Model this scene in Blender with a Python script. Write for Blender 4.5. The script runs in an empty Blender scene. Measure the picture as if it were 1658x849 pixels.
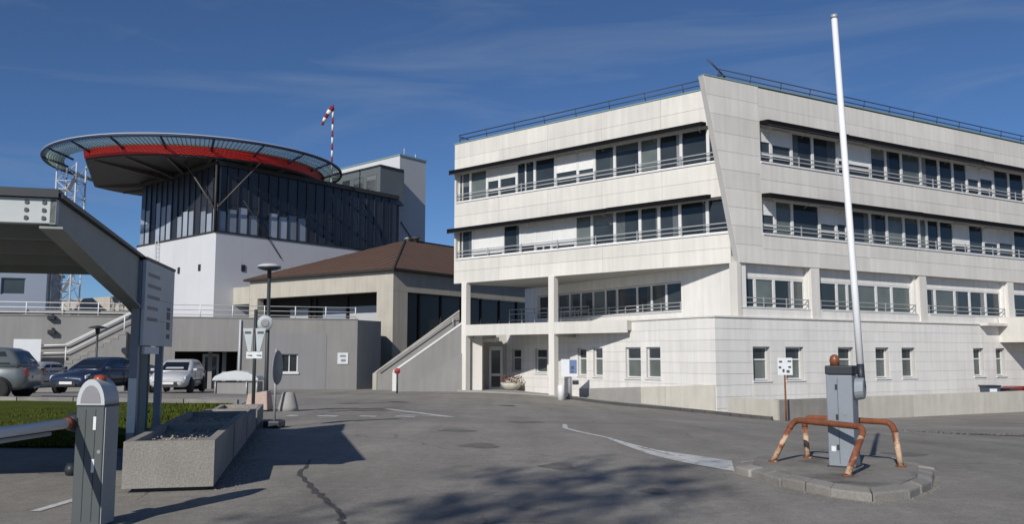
import bpy, bmesh, math, random
import numpy as np
from mathutils import Vector, Matrix
R = math.radians
random.seed(7)
sc = bpy.context.scene
COL = sc.collection

# ------------------------------------------------------------------ camera, light, sky
EYE = 1.42
cam_d = bpy.data.cameras.new('camera')
cam = bpy.data.objects.new('camera', cam_d)
COL.objects.link(cam)
sc.camera = cam
cam_d.sensor_width = 36.0
cam_d.lens = 36.0 * 1430.0 / 1658.0
cam.location = (0, 0, EYE)
cam.rotation_euler = (R(90 + 6.05), 0, 0)
cam_d.clip_end = 4000
cam_d.clip_start = 0.1

SUN_EL, SUN_AZ = R(30.0), math.atan2(-0.405, -0.914)      # azimuth measured from +Y towards +X
to_sun = Vector((math.sin(SUN_AZ) * math.cos(SUN_EL), math.cos(SUN_AZ) * math.cos(SUN_EL), math.sin(SUN_EL)))
sun_d = bpy.data.lights.new('sun', 'SUN')
sun_d.energy = 3.9
sun_d.angle = R(0.5)
sun_d.color = (1.0, 0.955, 0.885)
sun = bpy.data.objects.new('sun', sun_d)
COL.objects.link(sun)
sun.rotation_euler = to_sun.to_track_quat('Z', 'Y').to_euler()

world = bpy.data.worlds.new("World")
sc.world = world
world.use_nodes = True
wn, wl = world.node_tree.nodes, world.node_tree.links
wn.clear()
wout = wn.new('ShaderNodeOutputWorld')
bg = wn.new('ShaderNodeBackground')
sky = wn.new('ShaderNodeTexSky')
sky.sky_type = 'NISHITA'
sky.sun_disc = False
sky.sun_elevation = SUN_EL
sky.sun_rotation = SUN_AZ
sky.altitude = 900
sky.air_density = 0.8
sky.dust_density = 0.4
sky.ozone_density = 8.0
bg.inputs['Strength'].default_value = 0.078
# thin cirrus veils, streaked along one direction of the sky
tc = wn.new('ShaderNodeTexCoord')
mp = wn.new('ShaderNodeMapping')
mp.inputs['Rotation'].default_value = (R(8), R(16), R(35))
mp.inputs['Scale'].default_value = (1.6, 3.0, 11.0)
nz = wn.new('ShaderNodeTexNoise')
nz.inputs['Scale'].default_value = 1.5
nz.inputs['Detail'].default_value = 7
nz.inputs['Roughness'].default_value = 0.55
nz.inputs['Distortion'].default_value = 0.7
cr = wn.new('ShaderNodeValToRGB')
cr.color_ramp.elements[0].position = 0.52
cr.color_ramp.elements[0].color = (0, 0, 0, 1)
cr.color_ramp.elements[1].position = 0.76
cr.color_ramp.elements[1].color = (0.22, 0.22, 0.22, 1)
mxs = wn.new('ShaderNodeMix')
mxs.data_type = 'RGBA'
mxs.inputs[7].default_value = (4.3, 5.0, 5.8, 1)
wl.new(tc.outputs['Generated'], mp.inputs['Vector'])
wl.new(mp.outputs[0], nz.inputs['Vector'])
wl.new(nz.outputs['Fac'], cr.inputs[0])
wl.new(cr.outputs[0], mxs.inputs[0])
wl.new(sky.outputs[0], mxs.inputs[6])
wl.new(mxs.outputs[2], bg.inputs['Color'])
wl.new(bg.outputs[0], wout.inputs[0])

sc.view_settings.view_transform = 'Standard'
sc.view_settings.look = 'None'
sc.view_settings.exposure = 0.0
sc.view_settings.gamma = 1.0

# ------------------------------------------------------------------ materials
def mat(name, col, rough=0.8, var=0.10, scale=2.0, fine=0.0, fscale=40.0, bump=0.0, bscale=60.0, metal=0.0,
        rnd=0.0, streak=0.0, spec=0.5, col2=None, c2scale=3.0, c2lo=0.5, c2hi=0.65, coat=0.0):
    m = bpy.data.materials.new(name)
    m.use_nodes = True
    n, l = m.node_tree.nodes, m.node_tree.links
    b = n['Principled BSDF']
    b.inputs['Roughness'].default_value = rough
    b.inputs['Metallic'].default_value = metal
    b.inputs['Specular IOR Level'].default_value = spec
    b.inputs['Coat Weight'].default_value = coat
    t = n.new('ShaderNodeTexCoord')
    c = n.new('ShaderNodeRGB')
    c.outputs[0].default_value = (*col, 1)
    cur = c.outputs[0]

    def noise(s, det=4, vec=None):
        q = n.new('ShaderNodeTexNoise')
        q.inputs['Scale'].default_value = s
        q.inputs['Detail'].default_value = det
        l.new(vec or t.outputs['Object'], q.inputs['Vector'])
        return q.outputs['Fac']

    def mulrange(cur, fac, amt):
        r = n.new('ShaderNodeMapRange')
        r.inputs[1].default_value = 0.25
        r.inputs[2].default_value = 0.75
        r.inputs[3].default_value = 1 - amt
        r.inputs[4].default_value = 1 + amt
        l.new(fac, r.inputs[0])
        v = n.new('ShaderNodeVectorMath')
        v.operation = 'SCALE'
        l.new(cur, v.inputs[0])
        l.new(r.outputs[0], v.inputs['Scale'])
        return v.outputs[0]
    if col2:
        r = n.new('ShaderNodeMapRange')
        r.inputs[1].default_value = c2lo
        r.inputs[2].default_value = c2hi
        l.new(noise(c2scale, 8), r.inputs[0])
        x = n.new('ShaderNodeMix')
        x.data_type = 'RGBA'
        x.inputs[7].default_value = (*col2, 1)
        l.new(r.outputs[0], x.inputs[0])
        l.new(cur, x.inputs[6])
        cur = x.outputs[2]
    if var:
        cur = mulrange(cur, noise(scale), var)
    if fine:
        cur = mulrange(cur, noise(fscale, 2), fine)
    if streak:
        mpn = n.new('ShaderNodeMapping')
        mpn.inputs['Scale'].default_value = (2.5, 2.5, 0.22)
        l.new(t.outputs['Object'], mpn.inputs['Vector'])
        cur = mulrange(cur, noise(1.6, 6, mpn.outputs[0]), streak)
    if rnd:
        oi = n.new('ShaderNodeObjectInfo')
        r = n.new('ShaderNodeMapRange')
        r.inputs[3].default_value = 0.25
        r.inputs[4].default_value = 0.75
        l.new(oi.outputs['Random'], r.inputs[0])
        cur = mulrange(cur, r.outputs[0], rnd)
    l.new(cur, b.inputs['Base Color'])
    if bump:
        bp = n.new('ShaderNodeBump')
        bp.inputs['Strength'].default_value = bump
        bp.inputs['Distance'].default_value = 0.02
        l.new(noise(bscale, 3), bp.inputs['Height'])
        l.new(bp.outputs[0], b.inputs['Normal'])
    return m


def glass(name, col, rough=0.06, rnd=0.3):
    m = mat(name, col, rough, var=0.25, scale=0.9, rnd=rnd, spec=0.5, bump=0.05, bscale=1.3)
    return m


M = {}
M['panel'] = mat('pale_cladding', (0.665, 0.640, 0.590), 0.75, 0.06, 0.5, 0.04, 30, 0.03, 90, rnd=0.06, streak=0.085)
M['render'] = mat('pale_render', (0.745, 0.725, 0.685), 0.85, 0.06, 0.4, 0.03, 60, 0.06, 120, rnd=0.035, streak=0.085)
M['plinth'] = mat('cream_plinth', (0.55, 0.52, 0.45), 0.85, 0.08, 1.2, 0.05, 50, 0.08, 100, rnd=0.10, streak=0.10)
M['core'] = mat('joint_grey', (0.48, 0.47, 0.45), 0.9, 0.05)
M['white'] = mat('white_paint', (0.74, 0.735, 0.72), 0.55, 0.04, 3, streak=0.04)
M['alu'] = mat('white_window_frame', (0.70, 0.70, 0.69), 0.45, 0.03)
M['blind'] = mat('white_blind', (0.74, 0.74, 0.72), 0.6, 0.05, rnd=0.10)
M['drape'] = mat('grey_drape_behind_glass', (0.22, 0.225, 0.22), 0.35, 0.15, 6, rnd=0.3)
M['drape_dark'] = mat('dim_shade_behind_glass', (0.10, 0.112, 0.115), 0.25, 0.15, 6, rnd=0.3)
M['glass'] = glass('dark_glass', (0.036, 0.045, 0.050))
M['curtain'] = glass('curtained_glass', (0.13, 0.15, 0.14), 0.12, 0.25)
M['awning'] = mat('black_awning', (0.006, 0.006, 0.007), 0.85, 0.1, spec=0.15)
M['rail'] = mat('grey_rail', (0.42, 0.43, 0.44), 0.45, 0.05, metal=0.3)
M['dark_rail'] = mat('dark_blue_rail', (0.035, 0.05, 0.075), 0.5, 0.05)
M['flash'] = mat('green_flashing', (0.20, 0.29, 0.27), 0.5, 0.06)
M['soffit'] = mat('soffit_concrete', (0.46, 0.45, 0.42), 0.9, 0.06, 1.0)
M['concrete_g'] = mat('grey_rendered_concrete', (0.268, 0.262, 0.252), 0.9, 0.07, 0.6, 0.04, 50, 0.08, 80, rnd=0.03, streak=0.08)
M['bluegrey'] = mat('bluish_grey_paint', (0.245, 0.245, 0.252), 0.7, 0.05, 0.8, streak=0.05)
M['beige_con'] = mat('beige_concrete', (0.44, 0.41, 0.35), 0.9, 0.08, 0.8, 0.04, 40, 0.06, 70, streak=0.10)
M['roof_brown'] = mat('brown_roof', (0.100, 0.056, 0.038), 0.85, 0.10, 0.8, 0.08, 18, 0.2, 30)
M['dark_trim'] = mat('dark_brown_trim', (0.03, 0.024, 0.021), 0.7, 0.1)
M['dark_glaz'] = mat('dark_brown_glazing', (0.028, 0.026, 0.024), 0.25, 0.12, rnd=0.2)
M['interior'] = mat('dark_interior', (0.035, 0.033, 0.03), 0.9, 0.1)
M['heli_white'] = mat('white_metal_cladding', (0.60, 0.61, 0.63), 0.6, 0.03, 0.5, rnd=0.02)
M['heli_dark'] = mat('dark_glazed_screen', (0.030, 0.032, 0.040), 0.3, 0.12, 1.0, rnd=0.25)
M['heli_pale'] = mat('frosted_panel', (0.30, 0.34, 0.40), 0.35, 0.1, 0.8, rnd=0.3)
M['steel_dark'] = mat('dark_steel', (0.035, 0.033, 0.03), 0.6, 0.1)
M['steel_brown'] = mat('brownish_steel_beam', (0.085, 0.073, 0.062), 0.6, 0.1)
M['red'] = mat('red_fascia', (0.60, 0.022, 0.015), 0.5, 0.08, 0.4)
M['redsign'] = mat('red_paint', (0.50, 0.02, 0.02), 0.4, 0.03)
M['sock_red'] = mat('faded_dark_red_cloth', (0.22, 0.012, 0.03), 0.8, 0.1)
M['navy'] = mat('navy_tube', (0.018, 0.03, 0.07), 0.5, 0.05)
M['tower_grey'] = mat('grey_metal_cladding', (0.44, 0.45, 0.46), 0.6, 0.03, 0.5)
M['box_grey'] = mat('slate_grey_cladding', (0.13, 0.15, 0.155), 0.6, 0.06, 0.6, rnd=0.08)
M['galv'] = mat('galvanised_steel', (0.46, 0.49, 0.51), 0.55, 0.10, 4, 0.04, 30, metal=0.15)
M['lattice'] = mat('pale_lattice_steel', (0.50, 0.52, 0.55), 0.5, 0.05)
M['carport'] = mat('carport_grey_paint', (0.26, 0.285, 0.275), 0.6, 0.07, 1.5, streak=0.05)
M['carport_light'] = mat('pale_galvanised_fascia', (0.48, 0.515, 0.51), 0.6, 0.09, 3.0, streak=0.06)
M['roofdeck'] = mat('corrugated_roof_deck', (0.11, 0.11, 0.105), 0.7, 0.1, 1.0)
M['cabinet'] = mat('grey_cabinet_paint', (0.235, 0.26, 0.29), 0.42, 0.06, 2.5, 0.03, 30, streak=0.06)
M['cabinet_d'] = mat('charcoal_cabinet_paint', (0.085, 0.098, 0.098), 0.42, 0.07, 3, 0.04, 40, streak=0.06)
M['cap_l'] = mat('pale_grey_cap', (0.50, 0.525, 0.535), 0.45, 0.05, 4)
M['cap_d'] = mat('black_cap', (0.025, 0.03, 0.037), 0.5, 0.06)
M['orange'] = mat('orange_lens', (0.34, 0.07, 0.03), 0.3, 0.05)
M['amber_old'] = mat('weathered_amber_lens', (0.22, 0.075, 0.035), 0.35, 0.3, 12)
M['boom'] = mat('white_boom', (0.78, 0.79, 0.80), 0.35, 0.03, 3)
M['rust'] = mat('rusted_tube', (0.215, 0.072, 0.032), 0.85, 0.3, 10, 0.3, 70, 0.3, 60, col2=(0.50, 0.36, 0.25), c2scale=7, c2lo=0.60, c2hi=0.70)
M['rust_leg'] = mat('chipped_cream_paint_on_rust', (0.52, 0.37, 0.25), 0.75, 0.2, 9, 0.2, 70, 0.2, 60, col2=(0.20, 0.062, 0.028), c2scale=6, c2lo=0.46, c2hi=0.56, streak=0.2)
M['aggregate'] = mat('exposed_aggregate', (0.275, 0.26, 0.235), 0.95, 0.16, 1.3, 0.22, 48, 0.35, 60, streak=0.10)
M['soil'] = mat('pale_gravel_soil', (0.32, 0.29, 0.245), 0.95, 0.2, 4, 0.4, 30, 0.5, 30)
M['kerb'] = mat('kerb_concrete', (0.27, 0.255, 0.23), 0.95, 0.22, 2.5, 0.12, 40, 0.25, 60, rnd=0.14)
M['island'] = mat('island_concrete', (0.23, 0.215, 0.19), 0.95, 0.22, 1.8, 0.14, 30, 0.25, 40, col2=(0.11, 0.10, 0.09), c2scale=2.2, c2lo=0.5, c2hi=0.7)
M['roadpaint'] = mat('worn_road_paint', (0.58, 0.58, 0.56), 0.8, 0.1, 4, 0.2, 30, col2=(0.24, 0.235, 0.23), c2scale=6, c2lo=0.56, c2hi=0.70)
M['tar'] = mat('tar_seam', (0.075, 0.073, 0.070), 0.7, 0.15, 5, 0.2, 30)
M['patch'] = mat('asphalt_patch', (0.085, 0.083, 0.08), 0.9, 0.2, 2, 0.25, 45, 0.3, 60)
M['grit'] = mat('dark_grit', (0.20, 0.185, 0.16), 0.95, 0.3, 5)
M['side_grey'] = mat('mid_grey_side_plate', (0.33, 0.335, 0.33), 0.5, 0.06, 3, streak=0.06)
M['oil'] = mat('oil_stained_asphalt', (0.165, 0.155, 0.138), 0.8, 0.25, 5, 0.3, 60)
M['rubble'] = mat('broken_asphalt', (0.16, 0.15, 0.135), 0.95, 0.3, 3, 0.35, 25, 0.5, 30)
M['pave'] = mat('pavement_concrete', (0.33, 0.32, 0.30), 0.95, 0.1, 1.5, 0.12, 40, 0.15, 60)
M['step'] = mat('concrete_step', (0.30, 0.285, 0.26), 0.9, 0.1, 2, rnd=0.08)
M['grass'] = mat('mown_grass', (0.062, 0.080, 0.010), 1.0, spec=0.1, var=0.3, scale=1.2, fine=0.35, fscale=50, bump=0.4, bscale=40)
M['blade'] = mat('grass_blades', (0.066, 0.086, 0.011), 0.9, 0.35, 3, spec=0.15)
M['rubber'] = mat('black_rubber', (0.015, 0.015, 0.016), 0.8, 0.1)
M['rim'] = mat('silver_rim', (0.42, 0.43, 0.44), 0.35, 0.05, metal=0.6)
M['autoglass'] = mat('car_glass', (0.012, 0.016, 0.02), 0.05, 0.05)
M['lens'] = mat('headlight_lens', (0.60, 0.62, 0.64), 0.12, 0.05)
M['taillens'] = mat('tail_light_lens', (0.16, 0.012, 0.012), 0.2, 0.05)
M['plate'] = mat('number_plate', (0.72, 0.72, 0.70), 0.5, 0.02)
M['trimblack'] = mat('black_trim', (0.02, 0.02, 0.022), 0.6, 0.05)
for k, c in (('car_slate', (0.15, 0.17, 0.175)), ('car_navy', (0.022, 0.036, 0.075)), ('car_white', (0.52, 0.53, 0.54)), ('car_silver', (0.38, 0.40, 0.43)), ('car_red', (0.20, 0.012, 0.012))):
    M[k] = mat(k, c, 0.35, 0.04, 1.5, coat=0.6, metal=0.0 if k in ('car_white', 'car_red') else 0.25)
M['sign_back'] = mat('grey_sign_back', (0.24, 0.24, 0.25), 0.6, 0.08, 5)
M['sign_face'] = mat('grey_sign_face', (0.56, 0.58, 0.585), 0.55, 0.06, 2)
M['sign_white'] = mat('white_sign', (0.70, 0.72, 0.73), 0.5, 0.04, 6)
M['sign_pale'] = mat('pale_weathered_sign', (0.46, 0.50, 0.52), 0.55, 0.1, 5)
M['bin_blue'] = mat('dark_blue_plastic', (0.05, 0.07, 0.12), 0.5, 0.06, 4)
M['sign_blue'] = mat('blue_sign', (0.13, 0.19, 0.36), 0.5, 0.04, 6)
M['print'] = mat('dark_print', (0.07, 0.075, 0.085), 0.6, 0.05)
M['post_blue'] = mat('blue_grey_post', (0.21, 0.245, 0.30), 0.5, 0.06, 4)
M['post_dark'] = mat('dark_post', (0.035, 0.045, 0.045), 0.5, 0.06, 4)
M['bark'] = mat('tree_bark', (0.09, 0.07, 0.055), 0.95, 0.2, 6)
M['leaf'] = mat('green_leaves', (0.05, 0.085, 0.022), 0.7, 0.3, 2)
M['redleaf'] = mat('reddish_brown_foliage', (0.16, 0.065, 0.04), 0.9, 0.3, 8)
M['pinkstone'] = mat('pinkish_concrete', (0.45, 0.34, 0.29), 0.9, 0.1, 3, 0.15, 40)
M['far_wall'] = mat('far_blue_grey_wall', (0.22, 0.26, 0.33), 0.8, 0.06, 0.5)
M['net'] = mat('helideck_net', (0.22, 0.30, 0.25), 0.8, 0.1, 1.0)


def asphalt():
    m = bpy.data.materials.new('worn_asphalt')
    m.use_nodes = True
    n, l = m.node_tree.nodes, m.node_tree.links
    b = n['Principled BSDF']
    b.inputs['Roughness'].default_value = 0.92
    b.inputs['Specular IOR Level'].default_value = 0.35
    t = n.new('ShaderNodeTexCoord')

    def noise(s, d, dist=0.0, vec=None):
        q = n.new('ShaderNodeTexNoise')
        q.inputs['Scale'].default_value = s
        q.inputs['Detail'].default_value = d
        q.inputs['Distortion'].default_value = dist
        l.new(vec or t.outputs['Object'], q.inputs['Vector'])
        return q.outputs['Fac']

    def rng(f, a, b_, c, d):
        r = n.new('ShaderNodeMapRange')
        for i, v in enumerate((a, b_, c, d)):
            r.inputs[i + 1].default_value = v
        l.new(f, r.inputs[0])
        return r.outputs[0]

    def mul(a, b_):
        q = n.new('ShaderNodeMath')
        q.operation = 'MULTIPLY'
        l.new(a, q.inputs[0])
        l.new(b_, q.inputs[1])
        return q.outputs[0]
    v = rng(noise(0.11, 5, 0.6), 0.3, 0.7, 0.82, 1.16)
    v = mul(v, rng(noise(0.7, 6, 0.4), 0.3, 0.7, 0.88, 1.10))
    v = mul(v, rng(noise(6, 5), 0.3, 0.7, 0.90, 1.10))
    v = mul(v, rng(noise(90, 2), 0.25, 0.75, 0.70, 1.30))
    v = mul(v, rng(noise(28, 3), 0.3, 0.7, 0.88, 1.12))
    v = mul(v, rng(noise(0.35, 3, 1.2), 0.58, 0.70, 1.0, 0.90))
    mp_ = n.new('ShaderNodeMapping')
    mp_.inputs['Rotation'].default_value = (0, 0, R(12))
    mp_.inputs['Scale'].default_value = (1.3, 0.10, 1)
    l.new(t.outputs['Object'], mp_.inputs['Vector'])
    v = mul(v, rng(noise(0.9, 4, 0.2, mp_.outputs[0]), 0.35, 0.7, 1.06, 0.86))
    vo = n.new('ShaderNodeTexVoronoi')
    vo.feature = 'DISTANCE_TO_EDGE'
    vo.inputs['Scale'].default_value = 0.22
    ad = n.new('ShaderNodeMixRGB')
    ad.blend_type = 'ADD'
    ad.inputs[0].default_value = 0.9
    nn = n.new('ShaderNodeTexNoise')
    nn.inputs['Scale'].default_value = 1.1
    nn.inputs['Detail'].default_value = 6
    l.new(t.outputs['Object'], nn.inputs['Vector'])
    l.new(t.outputs['Object'], ad.inputs[1])
    l.new(nn.outputs['Color'], ad.inputs[2])
    l.new(ad.outputs[0], vo.inputs['Vector'])
    crack = rng(vo.outputs['Distance'], 0.0, 0.006, 0.55, 1.0)
    gate = rng(noise(0.25, 2), 0.48, 0.56, 0.0, 1.0)
    mm = n.new('ShaderNodeMix')
    mm.inputs[2].default_value = 1.0
    l.new(gate, mm.inputs[0])
    l.new(crack, mm.inputs[3])
    v = mul(v, mm.outputs[0])
    s = n.new('ShaderNodeVectorMath')
    s.operation = 'SCALE'
    s.inputs[0].default_value = (0.272, 0.254, 0.226)
    l.new(v, s.inputs['Scale'])
    l.new(s.outputs[0], b.inputs['Base Color'])
    bp = n.new('ShaderNodeBump')
    bp.inputs['Strength'].default_value = 0.35
    bp.inputs['Distance'].default_value = 0.012
    l.new(noise(110, 2), bp.inputs['Height'])
    l.new(bp.outputs[0], b.inputs['Normal'])
    return m


M['asphalt'] = asphalt()

# ------------------------------------------------------------------ mesh helpers
class MB:
    def __init__(self):
        self.v, self.f, self.sm = [], [], []

    def poly(self, pts, faces, smooth=False):
        k = len(self.v)
        self.v += [tuple(p) for p in pts]
        for f in faces:
            self.f.append([i + k for i in f])
            self.sm.append(smooth)
        return self

    def hexa(self, p):                      # 4 bottom points, then 4 top points
        return self.poly(p, [(3, 2, 1, 0), (4, 5, 6, 7), (0, 1, 5, 4), (1, 2, 6, 5), (2, 3, 7, 6), (3, 0, 4, 7)])

    def box(self, x0, x1, y0, y1, z0, z1):
        return self.hexa([(x0, y0, z0), (x1, y0, z0), (x1, y1, z0), (x0, y1, z0), (x0, y0, z1), (x1, y0, z1), (x1, y1, z1), (x0, y1, z1)])

    def fbox(self, fr, s0, s1, d0, d1, z0, z1):
        P = lambda s, d, z: fr.pt(s, d, z)
        return self.hexa([P(s0, d0, z0), P(s1, d0, z0), P(s1, d1, z0), P(s0, d1, z0), P(s0, d0, z1), P(s1, d0, z1), P(s1, d1, z1), P(s0, d1, z1)])

    def fpoly(self, fr, sz, d0, d1):        # a polygon in (s, z) extruded in depth
        n = len(sz)
        pts = [fr.pt(s, d0, z) for s, z in sz] + [fr.pt(s, d1, z) for s, z in sz]
        return self.poly(pts, [tuple(range(n)), tuple(range(2 * n - 1, n - 1, -1))] + [(i, (i + 1) % n, n + (i + 1) % n, n + i) for i in range(n)])

    def prism(self, xy, z0, z1):
        n = len(xy)
        za = z0 if hasattr(z0, '__len__') else [z0] * n
        zb = z1 if hasattr(z1, '__len__') else [z1] * n
        pts = [(x, y, za[i]) for i, (x, y) in enumerate(xy)] + [(x, y, zb[i]) for i, (x, y) in enumerate(xy)]
        return self.poly(pts, [tuple(range(n - 1, -1, -1)), tuple(range(n, 2 * n))] + [(i, (i + 1) % n, n + (i + 1) % n, n + i) for i in range(n)])

    def tube(self, path, r, n=8, closed=False):
        path = [Vector(p) for p in path]
        k = len(self.v)
        m = len(path)
        rr = r if hasattr(r, '__len__') else [r] * m
        up = Vector((0, 0, 1))
        prev = None
        for i, p in enumerate(path):
            a = path[(i - 1) % m] if (closed or i > 0) else p
            b = path[(i + 1) % m] if (closed or i < m - 1) else p
            t = (b - a).normalized()
            u = prev - t * prev.dot(t) if prev is not None else (t.cross(up) if abs(t.z) < 0.95 else t.cross(Vector((1, 0, 0))))
            u.normalize()
            prev = u
            w = t.cross(u)
            for j in range(n):
                a_ = 2 * math.pi * j / n
                self.v.append(tuple(p + (u * math.cos(a_) + w * math.sin(a_)) * rr[i]))
        for i in range(m if closed else m - 1):
            i2 = (i + 1) % m
            for j in range(n):
                j2 = (j + 1) % n
                self.f.append([k + i * n + j, k + i * n + j2, k + i2 * n + j2, k + i2 * n + j])
                self.sm.append(True)
        if not closed:
            self.f.append([k + j for j in range(n)][::-1])
            self.f.append([k + (m - 1) * n + j for j in range(n)])
            self.sm += [False, False]
        return self

    def lathe(self, prof, c=(0, 0, 0), n=16, axis='z', smooth=True):
        k = len(self.v)
        for r, h in prof:
            for j in range(n):
                a = 2 * math.pi * j / n
                if axis == 'z':
                    self.v.append((c[0] + r * math.cos(a), c[1] + r * math.sin(a), c[2] + h))
                elif axis == 'y':
                    self.v.append((c[0] + r * math.cos(a), c[1] + h, c[2] + r * math.sin(a)))
                else:
                    self.v.append((c[0] + h, c[1] + r * math.cos(a), c[2] + r * math.sin(a)))
        for i in range(len(prof) - 1):
            for j in range(n):
                j2 = (j + 1) % n
                self.f.append([k + i * n + j, k + i * n + j2, k + (i + 1) * n + j2, k + (i + 1) * n + j])
                self.sm.append(smooth)
        if prof[0][0] > 1e-6:
            self.f.append([k + j for j in range(n)][::-1]); self.sm.append(False)
        if prof[-1][0] > 1e-6:
            self.f.append([k + (len(prof) - 1) * n + j for j in range(n)]); self.sm.append(False)
        return self

    def loft(self, rings, smooth=True, cap=True):
        k = len(self.v)
        n = len(rings[0])
        for r in rings:
            self.v += [tuple(p) for p in r]
        for i in range(len(rings) - 1):
            for j in range(n):
                j2 = (j + 1) % n
                self.f.append([k + i * n + j, k + i * n + j2, k + (i + 1) * n + j2, k + (i + 1) * n + j])
                self.sm.append(smooth)
        if cap:
            self.f.append([k + j for j in range(n)][::-1]); self.sm.append(False)
            self.f.append([k + (len(rings) - 1) * n + j for j in range(n)]); self.sm.append(False)
        return self

    def build(self, name, m, parent=None, bevel=0.0, kind=None, weld=False):
        off = ORG.get(parent.name, Vector((0, 0, 0))) if parent else Vector((0, 0, 0))
        me = bpy.data.meshes.new(name)
        me.from_pydata([(x - off.x, y - off.y, z - off.z) for x, y, z in self.v], [], self.f)
        me.polygons.foreach_set('use_smooth', self.sm)
        bm = bmesh.new()
        bm.from_mesh(me)
        if weld:
            bmesh.ops.remove_doubles(bm, verts=bm.verts, dist=1e-4)
        bmesh.ops.recalc_face_normals(bm, faces=bm.faces)
        bm.to_mesh(me)
        bm.free()
        me.materials.append(M[m] if isinstance(m, str) else m)
        o = bpy.data.objects.new(name, me)
        COL.objects.link(o)
        if parent:
            o.parent = parent
            ORG[o.name] = off
        if bevel:
            md = o.modifiers.new('bevel', 'BEVEL')
            md.width = bevel
            md.segments = 2
            md.limit_method = 'ANGLE'
        if kind:
            o['kind'] = kind
        return o


ORG = {}


class Fr:                                    # a vertical plane: s along it, d outwards, z up
    def __init__(self, o, u, n):
        self.o, self.u, self.n = o, u, n

    def pt(self, s, d, z):
        return (self.o[0] + s * self.u[0] + d * self.n[0], self.o[1] + s * self.u[1] + d * self.n[1], z)

    def xy(self, s, d=0):
        return self.pt(s, d, 0)[:2]


def thing(name, label, cat, loc=(0, 0, 0), rot=0.0, group=None):
    o = bpy.data.objects.new(name, None)
    COL.objects.link(o)
    o.location = loc
    o.rotation_euler = (0, 0, rot)
    o.empty_display_size = 0.3
    o['label'] = label
    o['category'] = cat
    if group:
        o['group'] = group
    ORG[o.name] = Vector(loc) if rot == 0 else Vector((0, 0, 0))
    return o


def tag(o, label, cat, group=None):
    o['label'] = label
    o['category'] = cat
    if group:
        o['group'] = group
    return o


def local(root):
    ORG[root.name] = Vector((0, 0, 0))
    return root


def copy_thing(root, loc, rot, label, swap=None):
    r = root.copy()
    COL.objects.link(r)
    r.location = loc
    r.rotation_euler = (0, 0, rot)
    r['label'] = label

    def rec(src, dst):
        for ch in list(src.children):
            c = ch.copy()
            if swap and c.type == 'MESH' and c.data.materials and c.data.materials[0] == swap[0]:
                c.data = c.data.copy()
                c.data.materials[0] = swap[1]
            COL.objects.link(c)
            c.parent = dst
            rec(ch, c)
    rec(root, r)
    return r


def wall_cells(s0, s1, z0, z1, ops):
    """rectangles of a wall left over around its openings"""
    ss = sorted({s0, s1} | {min(max(v, s0), s1) for o in ops for v in o[:2]})
    out = []
    for a, b in zip(ss[:-1], ss[1:]):
        if b - a < 1e-4:
            continue
        m = (a + b) / 2
        cuts = sorted([(max(o[2], z0), min(o[3], z1)) for o in ops if o[0] < m < o[1] and o[3] > z0 and o[2] < z1])
        z = z0
        for c0, c1 in cuts:
            if c0 - z > 1e-4:
                out.append((a, b, z, c0))
            z = max(z, c1)
        if z1 - z > 1e-4:
            out.append((a, b, z, z1))
    return out


def clad(parent, fr, s0, s1, z0, z1, rows, length, ops=(), m='panel', c0=0.0, d0=-0.03, d1=0.0, gap=0.012, stagger=False, core='core', cd=-0.35, name='cladding_panel', jitter=0.004):
    c = MB()
    for a, b, p, q in wall_cells(s0 + c0, s1, z0, z1, ops):
        c.fbox(fr, a, b, cd, d0, p, q)
    c.build('wall', core, parent)
    h = (z1 - z0) / rows
    n = max(1, round((s1 - s0) / length))
    w = (s1 - s0) / n
    for r in range(rows):
        ed = [s0 + i * w for i in range(n + 1)]
        if stagger and r % 2:
            ed = [s0] + [s0 + (i + 0.5) * w for i in range(n)] + [s1]
        for a, b in zip(ed[:-1], ed[1:]):
            g = gap / 2
            cells = wall_cells(a + g, b - g, z0 + r * h + g, z0 + (r + 1) * h - g, ops)
            if not cells:
                continue
            j = random.uniform(-jitter, jitter)
            for p0, p1, q0, q1 in cells:
                if p1 - p0 > 0.01 and q1 - q0 > 0.01:
                    MB().fbox(fr, p0, p1, d0 + 0.001, d1 + j, q0, q1).build(name, m, parent)


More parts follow.
